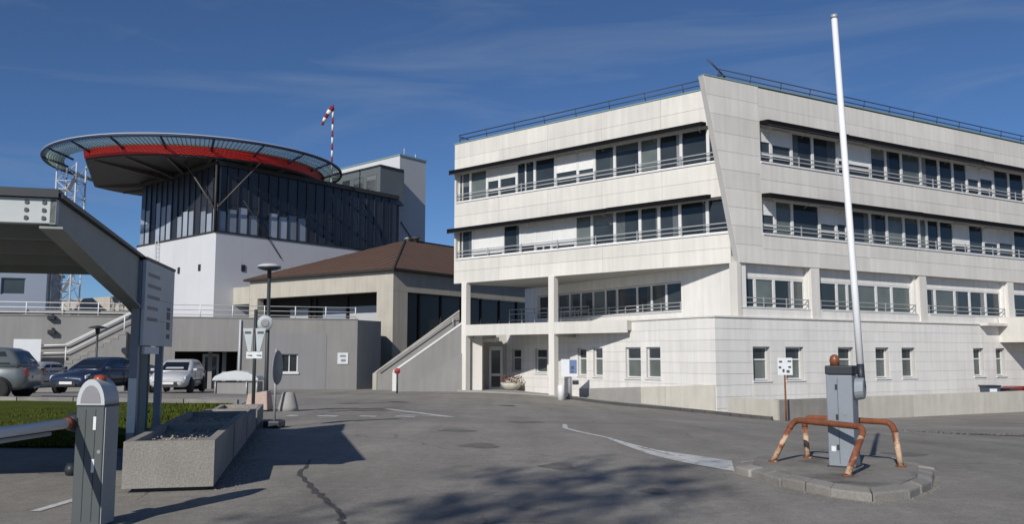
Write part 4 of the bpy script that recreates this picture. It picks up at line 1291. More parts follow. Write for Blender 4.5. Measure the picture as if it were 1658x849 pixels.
# ------------------------------------------------------------------ lamp and road signs behind the planters
LM = thing('mushroom_lamp', 'tall lamp post with a wide flat mushroom head behind the planters', 'street lamp', (-7.2, 26.1, gz(-7.2, 26.1)))
local(LM)
MB().tube([(0, 0, -0.1), (0, 0, 0.9), (0, 0, 4.0)], [0.075, 0.06, 0.05], 10).build('post', 'post_dark', LM)
MB().lathe([(0.0, 4.20), (0.2, 4.18), (0.33, 4.13), (0.35, 4.09), (0.30, 4.07)], (0, 0, 0), 20).build('lamp_head', 'lattice', LM)
MB().lathe([(0.33, 4.085), (0.345, 4.05), (0.22, 4.0), (0.06, 3.97), (0.06, 3.75), (0.0, 3.75)], (0, 0, 0), 20).build('lamp_bowl', 'cap_d', LM)
pc = MB().lathe([(0.0, -0.02), (0.23, -0.02), (0.23, 0.0), (0.0, 0.0)], (-0.05, -0.1, 2.42), 20, 'y').build('round_plate', 'sign_pale', LM)
MB().lathe([(0.08, -0.024), (0.13, -0.024), (0.13, -0.021), (0.08, -0.021)], (-0.05, -0.1, 2.42), 14, 'y').build('ring_mark', 'sign_back', pc)
RS = thing('road_sign_post', 'dark post with a pair of white downward triangle signs above a small white arrow plate', 'sign', (-6.52, 22.5, gz(-6.52, 22.5)))
local(RS)
MB().tube([(0, 0, -0.1), (0, 0, 2.6)], 0.045, 8).build('post', 'post_dark', RS)
for x0, sg in ((-0.16, -1), (0.16, 1)):
    t_ = MB().fpoly(Fr((0, -0.07), (1, 0), (0, -1)), [(x0 - 0.13, 2.12), (x0 + 0.13, 2.12), (x0 + 0.035 - sg * 0.05, 1.52), (x0 - 0.035 - sg * 0.05, 1.52)], 0.0, 0.02)
    tt = t_.build('triangle_sign', 'sign_pale', RS)
    MB().fbox(Fr((0, -0.07), (1, 0), (0, -1)), x0 - 0.08, x0 + 0.08, 0.021, 0.024, 1.98, 2.04).build('print', 'print', tt)
ap = MB().fbox(Fr((0, -0.06), (1, 0), (0, -1)), -0.19, 0.21, 0.0, 0.02, 1.36, 1.53).build('arrow_plate', 'sign_white', RS)
for a, b in ((-0.16, -0.04), (0.07, 0.19)):
    MB().fpoly(Fr((0, -0.06), (1, 0), (0, -1)), [(a, 1.43), (b, 1.41), (b, 1.45), (a, 1.45)], 0.021, 0.024).build('print', 'print', ap)
PS = thing('portable_round_sign', 'grey backed round road sign turned edge on, in a black rubber foot', 'sign', (-4.7, 17.7, gz(-4.7, 17.7)), R(88))
local(PS)
MB().tube([(0, 0, 0), (0, 0, 1.55)], 0.025, 8).build('post', 'rail', PS)
MB().lathe([(0.0, -0.015), (0.33, -0.015), (0.345, 0.0), (0.33, 0.012), (0.0, 0.012)], (0, -0.035, 1.18), 24, 'y').build('sign_disc', 'sign_back', PS)
MB().lathe([(0.0, 0.010), (0.30, 0.010), (0.30, 0.016), (0.0, 0.016)], (0, -0.035, 1.18), 24, 'y').build('sign_face', 'sign_white', PS)
MB().box(-0.2, 0.2, -0.17, 0.17, 0.0, 0.14).build('foot', 'cap_d', PS, bevel=0.03)
wc = MB().lathe([(0.28, 0.0), (0.27, 0.1), (0.17, 0.45), (0.14, 0.5), (0.0, 0.5)], (-5.95, 23.75, gz(-5.95, 23.75)), 12)
tag(wc.build('white_marker_block', 'pave'), 'stubby pale concrete marker block on the road edge beside the lamp post', 'bollard')
wc = MB().hexa([(-6.95, 23.2, 0), (-6.35, 23.2, 0), (-6.35, 23.8, 0), (-6.95, 23.8, 0), (-6.9, 23.3, .42), (-6.4, 23.3, .5), (-6.4, 23.7, .5), (-6.9, 23.7, .42)])
tag(wc.build('pink_kerb_block', 'pinkstone', bevel=0.03), 'pinkish concrete block at the foot of the dark sign post', 'block')
# long low metal cover / shelter behind the lawn
SH = thing('low_shelter', 'low grey curved cover on short legs before the dark annexe entrance', 'shelter', (-11.5, 37.5, gz(-11.5, 37.5)))
local(SH)
pts = [(-.95, .62), (-.85, .74), (-.5, .90), (0, .97), (.5, .90), (.85, .74), (.95, .62)]
MB().fpoly(Fr((0, 0), (1, 0), (0, -1)), pts, -0.5, 0.5).build('cover', 'sign_face', SH)
MB().fbox(Fr((0, 0), (1, 0), (0, -1)), -.95, .95, -0.5, 0.5, 0.56, 0.618).build('rim', 'galv', SH)
for x in (-.85, 0.45, .88):
    MB().tube([(x, -0.4, -0.1), (x, -0.4, 0.56)], 0.03, 6).build('leg', 'rail', SH)
MB().box(-.9, .9, -0.35, 0.4, 0.0, 0.5).build('panel', 'concrete_g', SH)

# ------------------------------------------------------------------ barriers
LBx = thing('barrier_cabinet', 'charcoal barrier cabinet with a pale arched cap and lowered white boom beside the first planter', 'barrier', (-3.655, 7.5, 0.0), R(-5), 'entrance barriers')
local(LBx)
W0, D0, HB0 = 0.245, 0.23, 1.0
MB().box(0, W0, 0, D0, 0.0, HB0).build('housing', 'cabinet_d', LBx, bevel=0.008)
MB().box(W0 + 0.0005, W0 + 0.008, 0.012, D0 - 0.01, 0.02, HB0 - 0.01).build('side_plate', 'side_grey', LBx)
MB().box(-0.004, W0 + 0.004, -0.004, D0 + 0.004, HB0 - 0.006, HB0 + 0.006).build('cap_seam', 'cap_d', LBx)
arch = [(W0 / 2 + 0.123 * math.cos(math.pi * i / 14), HB0 + 0.006 + 0.215 * math.sin(math.pi * i / 14)) for i in range(15)]
cp_ = MB()
n = len(arch)
cp_.poly([(x, -0.002, z) for x, z in arch] + [(x, D0, z) for x, z in arch], [tuple(range(n)), tuple(range(2 * n - 1, n - 1, -1))])
cp_.poly([(x, -0.002, z) for x, z in arch] + [(x, D0, z) for x, z in arch], [(i, (i + 1) % n, n + (i + 1) % n, n + i) for i in range(n)], True)
cp_.build('arched_cap', 'cap_l', LBx)
inn = [(W0 / 2 + 0.088 * math.cos(math.pi * i / 12), HB0 + 0.02 + 0.15 * math.sin(math.pi * i / 12)) for i in range(13)]
MB().poly([(x, -0.006, z) for x, z in inn] + [(x, -0.003, z) for x, z in inn], [tuple(range(13)), tuple(range(25, 12, -1))] + [(i, (i + 1) % 13, 13 + (i + 1) % 13, 13 + i) for i in range(13)]).build('cap_recess', 'sign_back', LBx)
MB().lathe([(0.055, 0.0), (0.055, 0.018), (0.043, 0.042), (0.0, 0.052)], (W0 / 2, 0.13, HB0 + 0.205), 14).build('warning_lamp', 'orange', LBx)
for z in (0.45, 0.80):
    e = MB().box(0.155, 0.180, -0.004, -0.001, z, z + 0.11).build('maker_plate', 'sign_white', LBx)
for x in (0.085, 0.17):
    MB().box(x, x + 0.004, -0.003, 0.0, 0.05, HB0 - 0.03).build('door_seam', 'cap_d', LBx)
MB().lathe([(0.016, -0.005), (0.016, 0.0), (0.0, 0.002)], (0.215, 0.0, 0.62), 12, 'y').build('lock', 'rim', LBx)
MB().lathe([(0.0, -0.07), (0.055, -0.06), (0.055, 0.0), (0.03, 0.01), (0.03, 0.04)], (-0.045, 0.10, 0.46), 12, 'x').build('knob', 'cap_d', LBx)
bm_ = MB()
bdir = Vector((0.02, -1, -0.012)).normalized()
bs = Vector((-0.03, 0.02, 0.86))
rot = math.radians(14)
def lr(v):
    return v
bl = [bs + Vector((-0.05, -1, -0.012)) * t for t in (0.115, 3.6)]
bm_.tube(bl, 0.042, 12)
bm_.build('boom', 'boom', LBx)
MB().tube([bs + Vector((-0.05, -1, -0.012)) * t for t in (0.05, 0.11)], 0.045, 12).build('boom_sleeve', 'orange', LBx)
MB().tube([bs + Vector((-0.05, -1, -0.012)) * t + Vector((0.0, 0, -0.065)) for t in (0.30, 3.5)], 0.016, 8).build('boom_edge_strip', 'rail', LBx)
MB().lathe([(0.0, -0.06), (0.075, -0.06), (0.085, 0.0), (0.07, 0.05), (0.0, 0.06)], (-0.03, 0.06, 0.86), 16, 'x').build('boom_hub', 'cap_d', LBx)
MB().box(-0.05, -0.002, 0.0, 0.12, 0.80, 0.92).build('boom_clamp', 'cap_d', LBx, bevel=0.01)

RB = thing('barrier_cabinet', 'blue grey barrier cabinet with its long white boom raised, on the traffic island', 'barrier', (3.93, 10.62, 0.12), R(-33), 'entrance barriers')
local(RB)
hw = 0.148
MB().box(-hw, hw, -hw, hw, 0.0, 1.07).build('housing', 'cabinet', RB, bevel=0.012)
MB().box(-hw - 0.008, hw + 0.008, -hw - 0.008, hw + 0.008, 1.072, 1.18).build('cap', 'cap_d', RB, bevel=0.015)
MB().box(-hw - 0.015, hw + 0.015, -hw - 0.015, hw + 0.015, 0.0, 0.015).build('base_plate', 'cap_d', RB)
MB().lathe([(0.055, 0.0), (0.055, 0.04), (0.062, 0.05), (0.05, 0.105), (0.025, 0.128), (0.0, 0.132)], (-0.08, 0.03, 1.18), 14).build('warning_lamp', 'amber_old', RB)
for x in (-0.02,):
    MB().box(x, x + 0.004, -hw - 0.003, -hw, 0.04, 1.03).build('door_seam', 'cap_d', RB)
MB().box(-0.11, -0.06, -hw - 0.004, -hw - 0.001, 0.18, 0.24).build('maker_plate', 'sign_white', RB)
MB().lathe([(0.022, -0.006), (0.022, 0.0), (0.0, 0.002)], (0.06, -hw, 0.62), 12, 'y').build('lock', 'rim', RB)
for z in (0.2, 0.55, 0.9):
    MB().box(-0.045, -0.022, -hw - 0.012, -hw, z, z + 0.06).build('hinge', 'cap_d', RB)
# hub: rounded shield on the right face, boom rising from it
hub = [(0.11 * math.sin(a) * (1.0 if math.cos(a) > 0 else 0.9), -0.15 * math.cos(a) if math.cos(a) > 0 else -0.12 * math.cos(a)) for a in [2 * math.pi * i / 20 for i in range(20)]]
MB().poly([(hw + 0.005, y, 0.92 + z) for y, z in hub] + [(hw + 0.11, y * .92, 0.93 + z * .92) for y, z in hub],
          [tuple(range(20)), tuple(range(39, 19, -1))] + [(i, (i + 1) % 20, 20 + (i + 1) % 20, 20 + i) for i in range(20)]).build('boom_hub', 'cabinet', RB, bevel=0.01)
ir = Matrix.Rotation(R(33), 3, 'Z')
bt0 = ir @ Vector((0.20, -0.10, 0.0)) + Vector((0, 0, 0.92))
lean = ir @ Vector((-0.034, 0.0, 0.0))
MB().tube([bt0, bt0 + lean * 0.28 + Vector((0, 0, 0.28))], 0.043, 10).build('boom_sleeve', 'cap_d', RB)
MB().tube([bt0 + lean * 0.20 + Vector((0, 0, 0.2)), bt0 + lean * 1.2 + Vector((0, 0, 1.2)), bt0 + lean * 4.52 + Vector((0, 0, 4.52))], [0.041, 0.041, 0.036], 14).build('boom', 'boom', RB)
MB().tube([bt0 + lean * 4.52 + Vector((0, 0, 4.52)), bt0 + lean * 4.57 + Vector((0, 0, 4.57))], 0.040, 10).build('boom_end_cap', 'rail', RB)


def hoop(a, b, top_a, top_b, label):
    o = thing('guard_hoop', label, 'guard rail', (a[0], a[1], 0.12), 0, 'rusty guard hoops round the barrier')
    a, b, ta, tb = Vector((*a, 0.13)), Vector((*b, 0.13)), Vector(top_a), Vector(top_b)
    def bend(p, q, r, rad=0.12, n=6):
        u, v = (p - q).normalized(), (r - q).normalized()
        st, en = q + u * rad, q + v * rad
        return [(st * (1 - t) + q * t) * (1 - t) + (q * (1 - t) + en * t) * t for t in [i / n for i in range(n + 1)]]
    b1, b2 = bend(a, ta, tb), bend(ta, tb, b)
    bar = b1 + [ta.lerp(tb, 0.4), ta.lerp(tb, 0.6)] + b2
    MB().tube(bar, 0.036, 12).build('crossbar', 'rust', o)
    for q, e in ((a, b1[0]), (b, b2[-1])):
        MB().tube([q, q.lerp(e, 0.5), e], 0.0355, 12).build('leg', 'rust_leg', o)
    for q in (a, b):
        MB().lathe([(0.06, -0.012), (0.06, 0.004), (0.05, 0.006)], tuple(q), 12).build('foot_plate', 'rust', o)
    return o


hoop((3.21, 11.05), (3.63, 9.75), (3.47, 11.02, 0.63), (3.90, 9.90, 0.63), 'rusty tubular guard hoop standing in front of the grey barrier cabinet')
hoop((3.77, 11.46), (4.56, 10.55), (3.74, 11.46, 0.63), (4.52, 10.62, 0.63), 'rusty tubular guard hoop passing behind the grey barrier cabinet')

# ------------------------------------------------------------------ traffic island
isl = [(2.70, 10.90), (3.02, 11.75), (3.55, 12.35), (4.40, 12.55), (5.0, 11.6), (4.98, 10.6), (4.48, 9.62), (3.95, 8.95), (3.48, 8.72), (3.18, 9.05), (2.92, 9.8)]
cx, cy = 3.85, 10.6
ins = [(cx + (x - cx) * 0.83, cy + (y - cy) * 0.88) for x, y in isl]
IS = MB().prism(ins, [-0.1] * len(ins), [0.118] * len(ins)).build('traffic_island', 'island', kind='structure')
for i in range(len(isl)):
    j = (i + 1) % len(isl)
    n = max(1, round(math.dist(isl[i], isl[j]) / 0.42))
    for k in range(n):
        t0, t1 = k / n + 0.006, (k + 1) / n - 0.006
        lp = lambda p, q, t: (p[0] + (q[0] - p[0]) * t, p[1] + (q[1] - p[1]) * t)
        o0, o1, i1, i0 = lp(isl[i], isl[j], t0), lp(isl[i], isl[j], t1), lp(ins[i], ins[j], t1), lp(ins[i], ins[j], t0)
        xy = [o0, o1, i1, i0]
        jz = random.uniform(-0.022, 0.010)
        top = [0.095 + jz, 0.095 + jz, 0.122 + jz * .3, 0.122 + jz * .3]
        jx = random.uniform(-0.022, 0.022)
        xy = [(x + jx, y + jx) for x, y in xy]
        MB().prism(xy, [gz(x, y) - 0.1 for x, y in xy], top).build('kerb_stone', 'kerb', IS, bevel=0.018)

# ------------------------------------------------------------------ road markings, seams, patches
flat_poly('road_marking', [(2.98, 12.2), (2.72, 11.0), (2.30, 11.9), (2.02, 12.83), (1.82, 14.3), (1.68, 16.0), (1.76, 16.02), (1.98, 14.6), (2.2, 13.66)], 'roadpaint', 0.006)
strip('road_marking', [(1.72, 16.03), (1.32, 17.6), (1.12, 18.8), (1.2, 20.4)], [0.10, 0.12, 0.11, 0.10], 'roadpaint', 0.006)
for xa, xb, y in ((470, 487, 677), (518, 550, 676.5), (585, 612, 675), (643, 674, 673.5)):
    Y = 1.52 * 1430 / (y - 576)
    strip('road_marking', [((xa - 829) / 1430 * Y, Y), ((xb - 829) / 1430 * Y, Y)], 0.45, 'roadpaint', 0.006, sub=2)
strip('road_marking', [(-3.7, 26.5), (-1.55, 22.6)], 0.28, 'roadpaint', 0.006)
strip('road_marking', [(-1.6, 22.7), (-2.9, 23.2)], 0.2, 'roadpaint', 0.006)
strip('road_marking', [(-4.35, 8.25), (-4.3, 9.0)], 0.10, 'roadpaint', 0.006)
strip('tar_seam', [(-2.75, 12.2), (-2.62, 11.4), (-2.5, 10.6), (-2.0, 9.3), (-1.75, 8.7), (-1.48, 7.9), (-1.4, 7.2)], [0.03, 0.05, 0.055, 0.07, 0.06, 0.05, 0.05], 'tar', 0.005, wob=0.03)
strip('asphalt_patch', [(-4.7, 25.6), (-3.6, 26.6)], 0.6, 'patch', 0.004, wob=0.03)
strip('asphalt_patch', [(-4.9, 24.0), (-3.0, 26.2)], 0.22, 'patch', 0.0045, wob=0.03)
strip('asphalt_patch', [(-3.55, 20.0), (-2.7, 21.3)], 0.22, 'patch', 0.004, wob=0.03)
flat_poly('asphalt_repair', [(9.6, 21.6), (11.2, 21.0), (12.6, 19.9), (13.6, 18.6), (11.8, 18.9), (10.3, 20.2)], 'rubble', 0.012)
rb = MB()
for k in range(260):
    t = random.random()
    x, y = 9.5 + 3.9 * t + random.gauss(0, .25), 21.3 - 2.1 * t + random.gauss(0, .35)
    r = random.uniform(0.015, 0.05)
    rb.lathe([(r, 0), (r * .8, r * .6), (0, r * .8)], (x, y, gz(x, y) + 0.005), 5, smooth=False)
rb.build('broken_asphalt_crumbs', 'rubble', kind='stuff')
mh = MB().lathe([(0.0, 0.012), (0.34, 0.012), (0.36, 0.0)], (-0.25, 33.2, gz(-0.25, 33.2)), 18)
mh.build('manhole_cover', 'patch', kind='structure')

# ------------------------------------------------------------------ lawn
def zone(name, xy, m, dz, th=0.0):
    return flat_poly(name, xy, m, dz, th=th)


lawn = [(-6.9, 13.6), (-40, 13.6), (-40, 25.2), (-14.5, 25.0), (-8.3, 26.0), (-7.75, 25.6), (-5.6, 15.3), (-5.45, 13.7)]
lm = MB()
xs, ys = np.linspace(-40, -5.4, 60), np.linspace(13.6, 26, 24)
def inlawn(x, y):
    xr = -5.5 - (y - 13.6) * 0.21
    yf = 25.1 if x < -14 else 25.1 + (x + 14) * 0.13
    return min(x, xr), min(y, yf)
for y in ys:
    for x in xs:
        a, b = inlawn(x, y)
        lm.v.append((a, b, gz(a, b) + 0.05 + 0.02 * math.sin(a * 1.7) * math.sin(b * 2.1)))
nx = len(xs)
lm.f = [[j * nx + i, j * nx + i + 1, (j + 1) * nx + i + 1, (j + 1) * nx + i] for j in range(len(ys) - 1) for i in range(nx - 1)]
lm.sm = [True] * len(lm.f)
lm.build('lawn', 'grass', kind='structure', weld=True)
gb = MB()
for k in range(9000):
    y = 13.6 + 11.4 * random.random() ** 1.6
    x = random.uniform(-0.62 * y, -5.55 - (y - 13.6) * 0.21)
    h, w = random.uniform(0.04, 0.10), 0.012 + 0.0008 * y
    a = random.uniform(0, math.pi)
    dx, dy = w * math.cos(a), w * math.sin(a)
    z = gz(x, y) + 0.04 if k % 1 else 0.045
    gb.poly([(x - dx, y - dy, z), (x + dx, y + dy, z), (x + random.uniform(-.03, .03), y + random.uniform(-.03, .03), z + h)], [(0, 1, 2)])
gb.build('grass_blades', 'blade', kind='stuff')
for i in range(14):                                  # pale kerb along the far side of the lawn
    x0, x1 = -8.0 - i * 1.5, -8.0 - (i + 1) * 1.5 + 0.03
    f = lambda x: 25.2 if x < -14 else 25.2 + (x + 14) * 0.13
    xy = [(x0, f(x0)), (x0, f(x0) + 0.2), (x1, f(x1) + 0.2), (x1, f(x1))]
    MB().prism(xy, [gz(x, y) - 0.1 for x, y in xy], [gz(x, y) + 0.16 for x, y in xy]).build('kerb_stone', 'kerb', kind='structure')
flat_poly('pale_path', [(-8.0, 26.3), (-14, 25.5), (-16, 30.5), (-9, 31.5)], 'pave', 0.02)

# ------------------------------------------------------------------ cars
def make_car(label, paint, loc, rot, H=1.47, L=4.0, W=1.70):
    o = thing('parked_car', label, 'car', loc, rot, 'parked cars')
    local(o)
    hl = L / 2
    st = [(-hl, .55, .62, .80), (-hl + .06, .38, .74, .90), (-hl + .3, .28, .82, .95), (-hl + .9, .25, .845, .97), (-.3, .24, .85, .96), (.5, .24, .85, .95),
          (.95, .25, .845, .95), (1.3, .26, .83, .90), (hl - .3, .27, .80, .82), (hl - .1, .30, .73, .74), (hl, .42, .62, .62)]
    rings = []
    for x, zb, w, zt in st:
        w = w * W / 1.7
        k = H / 1.47
        zt *= k
        rings.append([(x, y, z) for y, z in ((0, zb), (w * .8, zb), (w * .97, zb + .10), (w, (zb + zt) / 2), (w * .97, zt - .12), (w * .88, zt - .02), (0, zt + .02),
                                               (-w * .88, zt - .02), (-w * .97, zt - .12), (-w, (zb + zt) / 2), (-w * .97, zb + .10), (-w * .8, zb))])
    body = MB().loft(rings)
    k = H / 1.47
    lev = [(.90 * k, -hl + .16, 1.02, .77), (1.08 * k, -hl + .24, .70, .735), (1.36 * k, -hl + .48, .14, .62), (1.44 * k, -hl + .68, -.08, .54), (1.47 * k, -hl + 1.0, -.4, .40)]

    def ring(l):
        z, xr, xf, w = l
        w = w * W / 1.7
        c = .10
        return [(xr + c, -w, z), (xf - c * 1.6, -w, z), (xf - c * .4, -w * .86, z), (xf, -w * .5, z), (xf, w * .5, z), (xf - c * .4, w * .86, z), (xf - c * 1.6, w, z), (xr + c, w, z), (xr + .02, w * .86, z), (xr, 0, z), (xr + .02, -w * .86, z)]
    body.loft([ring(l) for l in lev])
    b = body.build('body', paint, o)

    def side(z):
        for p, q in zip(lev[:-1], lev[1:]):
            if p[0] <= z <= q[0]:
                t = (z - p[0]) / (q[0] - p[0])
                return [p[i] + (q[i] - p[i]) * t for i in range(4)]
    za, zb = .99 * k, 1.345 * k
    A_s, B_s = side(za), side(zb)
    wa, wb = (A_s[3] * W / 1.7 + .008), (B_s[3] * W / 1.7 + .008)
    cuts = [(.30, .62), (.66, .93), (.06, .27)]
    for sg in (-1, 1):
        for c0, c1 in cuts:
            q = []
            for (xr, xf), w, z in (((A_s[1] + .12, A_s[2] - .2), wa, za), ((B_s[1] + .12, B_s[2] - .2), wb, zb)):
                q.append([(xr + (xf - xr) * c, sg * w, z) for c in (c0, c1)])
            MB().hexa([q[0][0], q[0][1], (q[0][1][0], q[0][1][1] - sg * .03, za), (q[0][0][0], q[0][0][1] - sg * .03, za),
                       q[1][0], q[1][1], (q[1][1][0], q[1][1][1] - sg * .03, zb), (q[1][0][0], q[1][0][1] - sg * .03, zb)]).build('side_window', 'autoglass', o)
    for f, nm in ((2, 'windscreen'), (1, 'rear_window')):
        sg = 1 if f == 2 else -1
        xa, xb = A_s[f] + sg * .012, B_s[f] + sg * .012
        w1, w2 = A_s[3] * .80 * W / 1.7, B_s[3] * .80 * W / 1.7
        MB().hexa([(xa, -w1, za), (xa, w1, za), (xa - sg * .06, w1, za), (xa - sg * .06, -w1, za), (xb, -w2, zb), (xb, w2, zb), (xb - sg * .06, w2, zb), (xb - sg * .06, -w2, zb)]).build(nm, 'autoglass', o)
    for x in (-hl + .72, hl - .78):
        for sg in (-1, 1):
            y = sg * (W / 2 - .02)
            MB().lathe([(.0, -.01), (.365, -.01), (.365, .012), (.0, .012)], (x, y, .33), 20, 'y').build('wheel_arch', 'trimblack', o)
            wy = sg * (W / 2 - .06)
            wh = MB().lathe([(.19, -.1), (.29, -.1), (.31, -.07), (.31, .07), (.29, .1), (.19, .1)], (x, wy, .31), 22, 'y').build('wheel', 'rubber', o)
            MB().lathe([(.0, .06 * sg), (.05, .075 * sg), (.17, .085 * sg), (.20, .10 * sg), (.20, .02 * sg), (.0, .02 * sg)], (x, wy, .31), 16, 'y').build('rim', 'rim', wh)
    for sg in (-1, 1):
        y = sg * .58 * W / 1.7
        MB().hexa([(hl - .10, y - .16, .60), (hl - .06 - .04 * (sg > 0), y + .16, .60), (hl - .38, y + .16 + .04 * sg, .64), (hl - .38, y - .16 + .04 * sg, .64),
                   (hl - .14, y - .14, .74 * k), (hl - .12 - .04 * (sg > 0), y + .14, .74 * k), (hl - .40, y + .15 + .03 * sg, .80 * k), (hl - .40, y - .15 + .03 * sg, .80 * k)]).build('headlight', 'lens', o, bevel=0.015)
        MB().box(-hl - .01, -hl + .12, sg * .62 - .11, sg * .62 + .11, .68, .92).build('tail_light', 'taillens', o, bevel=0.02)
        MB().box(.62, .78, sg * (W / 2 + .06) - .09, sg * (W / 2 + .06) + .07, .96 * k, 1.08 * k).build('mirror', paint, o, bevel=0.03)
    MB().box(hl - .05, hl + .012, -.40, .40, .33, .50).build('grille', 'trimblack', o, bevel=0.01)
    MB().box(hl + .013, hl + .022, -.26, .26, .40, .50).build('number_plate', 'plate', o)
    MB().box(-hl - .022, -hl - .004, -.26, .26, .62, .72).build('number_plate', 'plate', o)
    MB().lathe([(0, 0), (.06, 0), (.06, .012), (0, .012)], (hl - .02, 0, .60), 12, 'x').build('badge', 'lens', o)
    for sg in (-1, 1):
        for x in (-.62, .48):
            MB().box(x, x + .012, sg * W / 2 - .012, sg * W / 2 + .003, .35, .86).build('door_seam', 'trimblack', o)
        MB().box(-.95, .9, sg * W / 2 - .004, sg * W / 2 + .012, .50, .56).build('side_trim', 'trimblack', o)
    return o


make_car('slate grey hatchback seen side on, the nearest parked car beyond the lawn', 'car_slate', (-16.7, 27.2, gz(-15, 27)), R(187), 1.57, 4.1, 1.74)
make_car('dark navy hatchback facing the camera at an angle, behind the left barrier cabinet', 'car_navy', (-17.1, 36.6, gz(-17, 36)), R(264), 1.45, 4.1, 1.72)
make_car('white compact car with a dark windscreen, parked behind the direction board', 'car_white', (-14.35, 38.3, gz(-14.3, 38)), R(277), 1.42, 3.7, 1.62)
make_car('small silver car tucked between the slate and navy hatchbacks', 'car_silver', (-22.1, 41.0, gz(-22, 41)), R(262), 1.42, 3.7, 1.62)

# ------------------------------------------------------------------ small things by the main building
IB = thing('information_panel', 'white and blue information panel on a grey post beside the second building column', 'sign', (2.82, 43.55, gz(2.82, 43.5)))
local(IB)
MB().tube([(-0.0, 0, -0.2), (0, 0, 1.25)], 0.10, 10).build('post', 'sign_back', IB)
ip = MB().box(-0.42, 0.36, -0.16, -0.11, 1.1, 1.95).build('board', 'sign_white', IB)
MB().box(-0.02, 0.34, -0.164, -0.161, 1.25, 1.92).build('printed_field', 'sign_blue', ip)
MB().box(0.06, 0.20, -0.168, -0.165, 1.45, 1.62).build('print', 'print', ip)
MB().box(0.06, 0.18, -0.168, -0.165, 1.30, 1.38).build('print', 'print', ip)
MB().box(0.12, 0.42, -0.3, -0.12, 0.72, 0.92).build('box', 'cap_d', IB)
tag(MB().lathe([(0.17, 0), (0.17, 0.66), (0.12, 0.72), (0, 0.73)], (2.35, 42.75, gz(2.35, 42.75)), 12).build('white_bollard', 'white'), 'short stout white bollard at the foot of the second column', 'bollard')
HP = thing('round_planter', 'round pale planter bowl with reddish brown plants by the entrance door', 'planter', (-0.05, 50.1, -0.5))
local(HP)
MB().lathe([(0.38, 0.0), (0.52, 0.2), (0.60, 0.4), (0.55, 0.4), (0.5, 0.3), (0.0, 0.3)], (0, 0, 0), 20).build('bowl', 'plinth', HP)
lf = MB()
for k in range(420):
    a, r, z = random.uniform(0, 6.28), 0.62 * random.random() ** .5, random.uniform(0.32, 0.78)
    x, y = r * math.cos(a), r * math.sin(a)
    d = Vector((random.gauss(0, 1), random.gauss(0, 1), random.gauss(0, 1))).normalized() * 0.055
    e = Vector((d.y, -d.x, 0.02))
    c0 = Vector((x, y, z))
    lf.poly([c0 - d, c0 + e * .7, c0 + d, c0 - e * .7], [(0, 1, 2, 3)])
lf.build('foliage', 'redleaf', HP)
SP = thing('reserved_place_sign', 'small white sign with dark symbols on a thin rusty post before the roadside wall', 'sign', (10.25, 33.45, gz(10.25, 33.45)))
local(SP)
MB().tube([(0, 0, -0.2), (0, 0, 2.1)], 0.035, 8).build('post', 'rust', SP)
sp = MB().box(-0.28, 0.28, -0.06, -0.04, 1.72, 2.36).build('plate', 'sign_white', SP)
for x, z, w_, h_ in ((-.22, 2.18, .12, .07), (.10, 2.20, .14, .06), (-.24, 1.96, .10, .08), (.12, 1.98, .11, .07), (-.10, 1.82, .08, .12), (.05, 1.80, .12, .10)):
    MB().box(x, x + w_, -0.064, -0.061, z, z + h_).build('print', 'print', sp)
tag(MB().box(9.72, 9.92, 34.5, 34.7, -1.2, -0.68).build('stub_post', 'kerb', bevel=0.02), 'short dark stub post at the end of the low wall by the chamfered corner', 'bollard')
LBn = thing('waste_bin', 'blue and white waste bin behind the roadside wall under a ground floor window', 'bin', (23.9, 44.6, -1.15))
local(LBn)
MB().hexa([(-.28, -.25, 0), (.28, -.25, 0), (.28, .25, 0), (-.28, .25, 0), (-.35, -.32, 1.0), (.35, -.32, 1.0), (.35, .32, 1.0), (-.35, .32, 1.0)]).build('body', 'bin_blue', LBn)
MB().box(-.40, .40, -.36, .36, 1.002, 1.09).build('lid', 'cap_d', LBn, bevel=.02)
MB().box(-.18, .18, -.335, -.315, .66, .92).build('label_plate', 'sign_white', LBn)
RC = make_car('red car mostly hidden behind the roadside wall at the far right', 'car_red', (26.7, 46.5, -1.55), R(30), 1.40, 3.6, 1.6)

# ------------------------------------------------------------------ roadside tree behind the viewer, whose shade reaches the lane
TR = thing('roadside_tree', 'tall slender broadleaf tree on the verge behind the viewer, shading the asphalt', 'tree', (-10.0, -14.2, gz(-10.0, -14.2)))
local(TR)
tk = MB().tube([(0, 0, -0.2), (0.08, 0.02, 4), (0.0, 0.15, 8.0), (0.15, 0.05, 12.5), (0.1, 0.0, 16.2)], [0.24, 0.20, 0.16, 0.09, 0.02], 8)
tips = []
for i in range(22):
    z = 12.2 + 3.8 * i / 22
    a = i * 2.4
    ln = random.uniform(0.8, 2.1) * (1.15 - 0.5 * (z - 12.2) / 4)
    tip = Vector((ln * math.cos(a), ln * math.sin(a), z + ln * 0.5))
    mid = Vector((ln * .5 * math.cos(a + .15), ln * .5 * math.sin(a + .15), z + ln * 0.2))
    tk.tube([(0.1, 0.05, z), mid, tip], [0.04, 0.028, 0.01], 5)
    tips += [(mid, 0.3), (tip, 0.5), (mid.lerp(tip, .6), .45)]
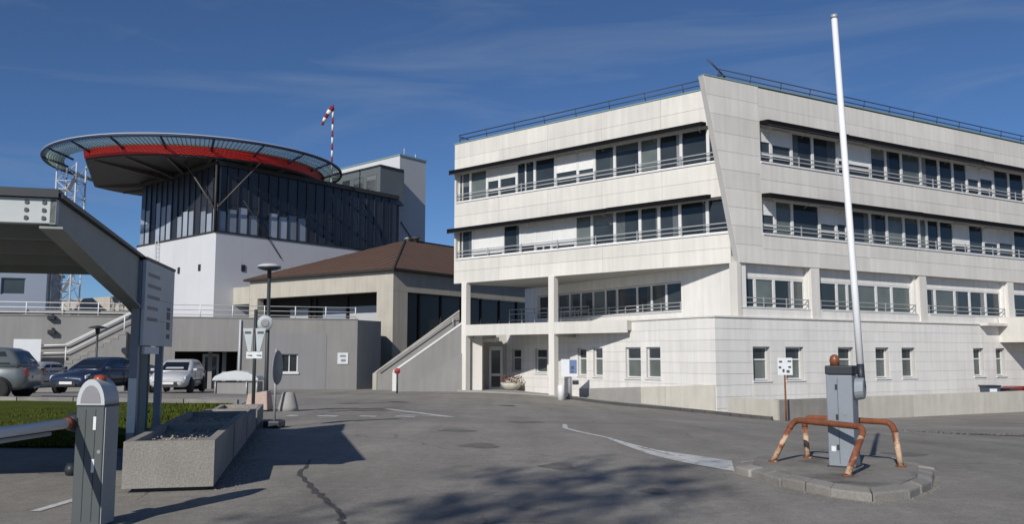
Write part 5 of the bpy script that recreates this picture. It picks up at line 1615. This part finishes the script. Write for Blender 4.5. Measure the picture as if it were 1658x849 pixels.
tk.build('trunk', 'bark', TR)
lf = MB()
for c0, rr in tips:
    for k in range(20):
        p = c0 + Vector((random.gauss(0, 1), random.gauss(0, 1), random.gauss(0, .8))) * rr * 0.5
        d = Vector((random.gauss(0, 1), random.gauss(0, 1), random.gauss(0, 1))).normalized() * 0.095
        e = d.cross(Vector((random.gauss(0, 1), random.gauss(0, 1), random.gauss(0, 1)))).normalized() * 0.06
        lf.poly([p - d, p + e, p + d, p - e], [(0, 1, 2, 3)])
lf.build('crown', 'leaf', TR)

# ------------------------------------------------------------------ grit swept against kerbs and planters, oil spots on the lane
gr = MB()
def grit(x, y, r):
    z = gz(x, y) + 0.001
    gr.poly([(x - r, y - r * .6, z), (x + r, y - r * .4, z), (x + r * .1, y + r, z), (x, y, z + r * .9)], [(0, 1, 3), (1, 2, 3), (2, 0, 3)])
for k in range(520):
    i = random.randrange(len(isl)); j = (i + 1) % len(isl); t = random.random()
    f = 1.005 + abs(random.gauss(0, 0.035))
    x, y = isl[i][0] + (isl[j][0] - isl[i][0]) * t, isl[i][1] + (isl[j][1] - isl[i][1]) * t
    grit(cx + (x - cx) * f, cy + (y - cy) * f, random.uniform(.004, .012))
for k in range(1100):
    t = random.uniform(0, 10)
    grit(-3.12 - 0.224 * t + abs(random.gauss(0, .16)), 9.45 + 0.975 * t, random.uniform(.005, .013))
for k in range(1800):
    y = random.uniform(7.3, 13)
    grit(random.uniform(-0.42 * y, .5 * y), y, random.uniform(.003, .007))
gr.build('grit', 'grit', kind='stuff')
for x, y, r in ((0.6, 11.5, .22), (-0.5, 14.2, .3), (1.5, 9.4, .14), (-1.1, 17.5, .35), (5.9, 13.5, .3), (6.8, 10.9, .2), (0.3, 21, .4)):
    ph = random.uniform(0, 6)
    flat_poly('oil_spot', [(x + r * (1 + .3 * math.sin(3 * a + ph)) * math.cos(a), y + 1.3 * r * (1 + .25 * math.sin(2 * a + ph)) * math.sin(a)) for a in [2 * math.pi * i / 16 for i in range(16)]], 'oil', 0.004)
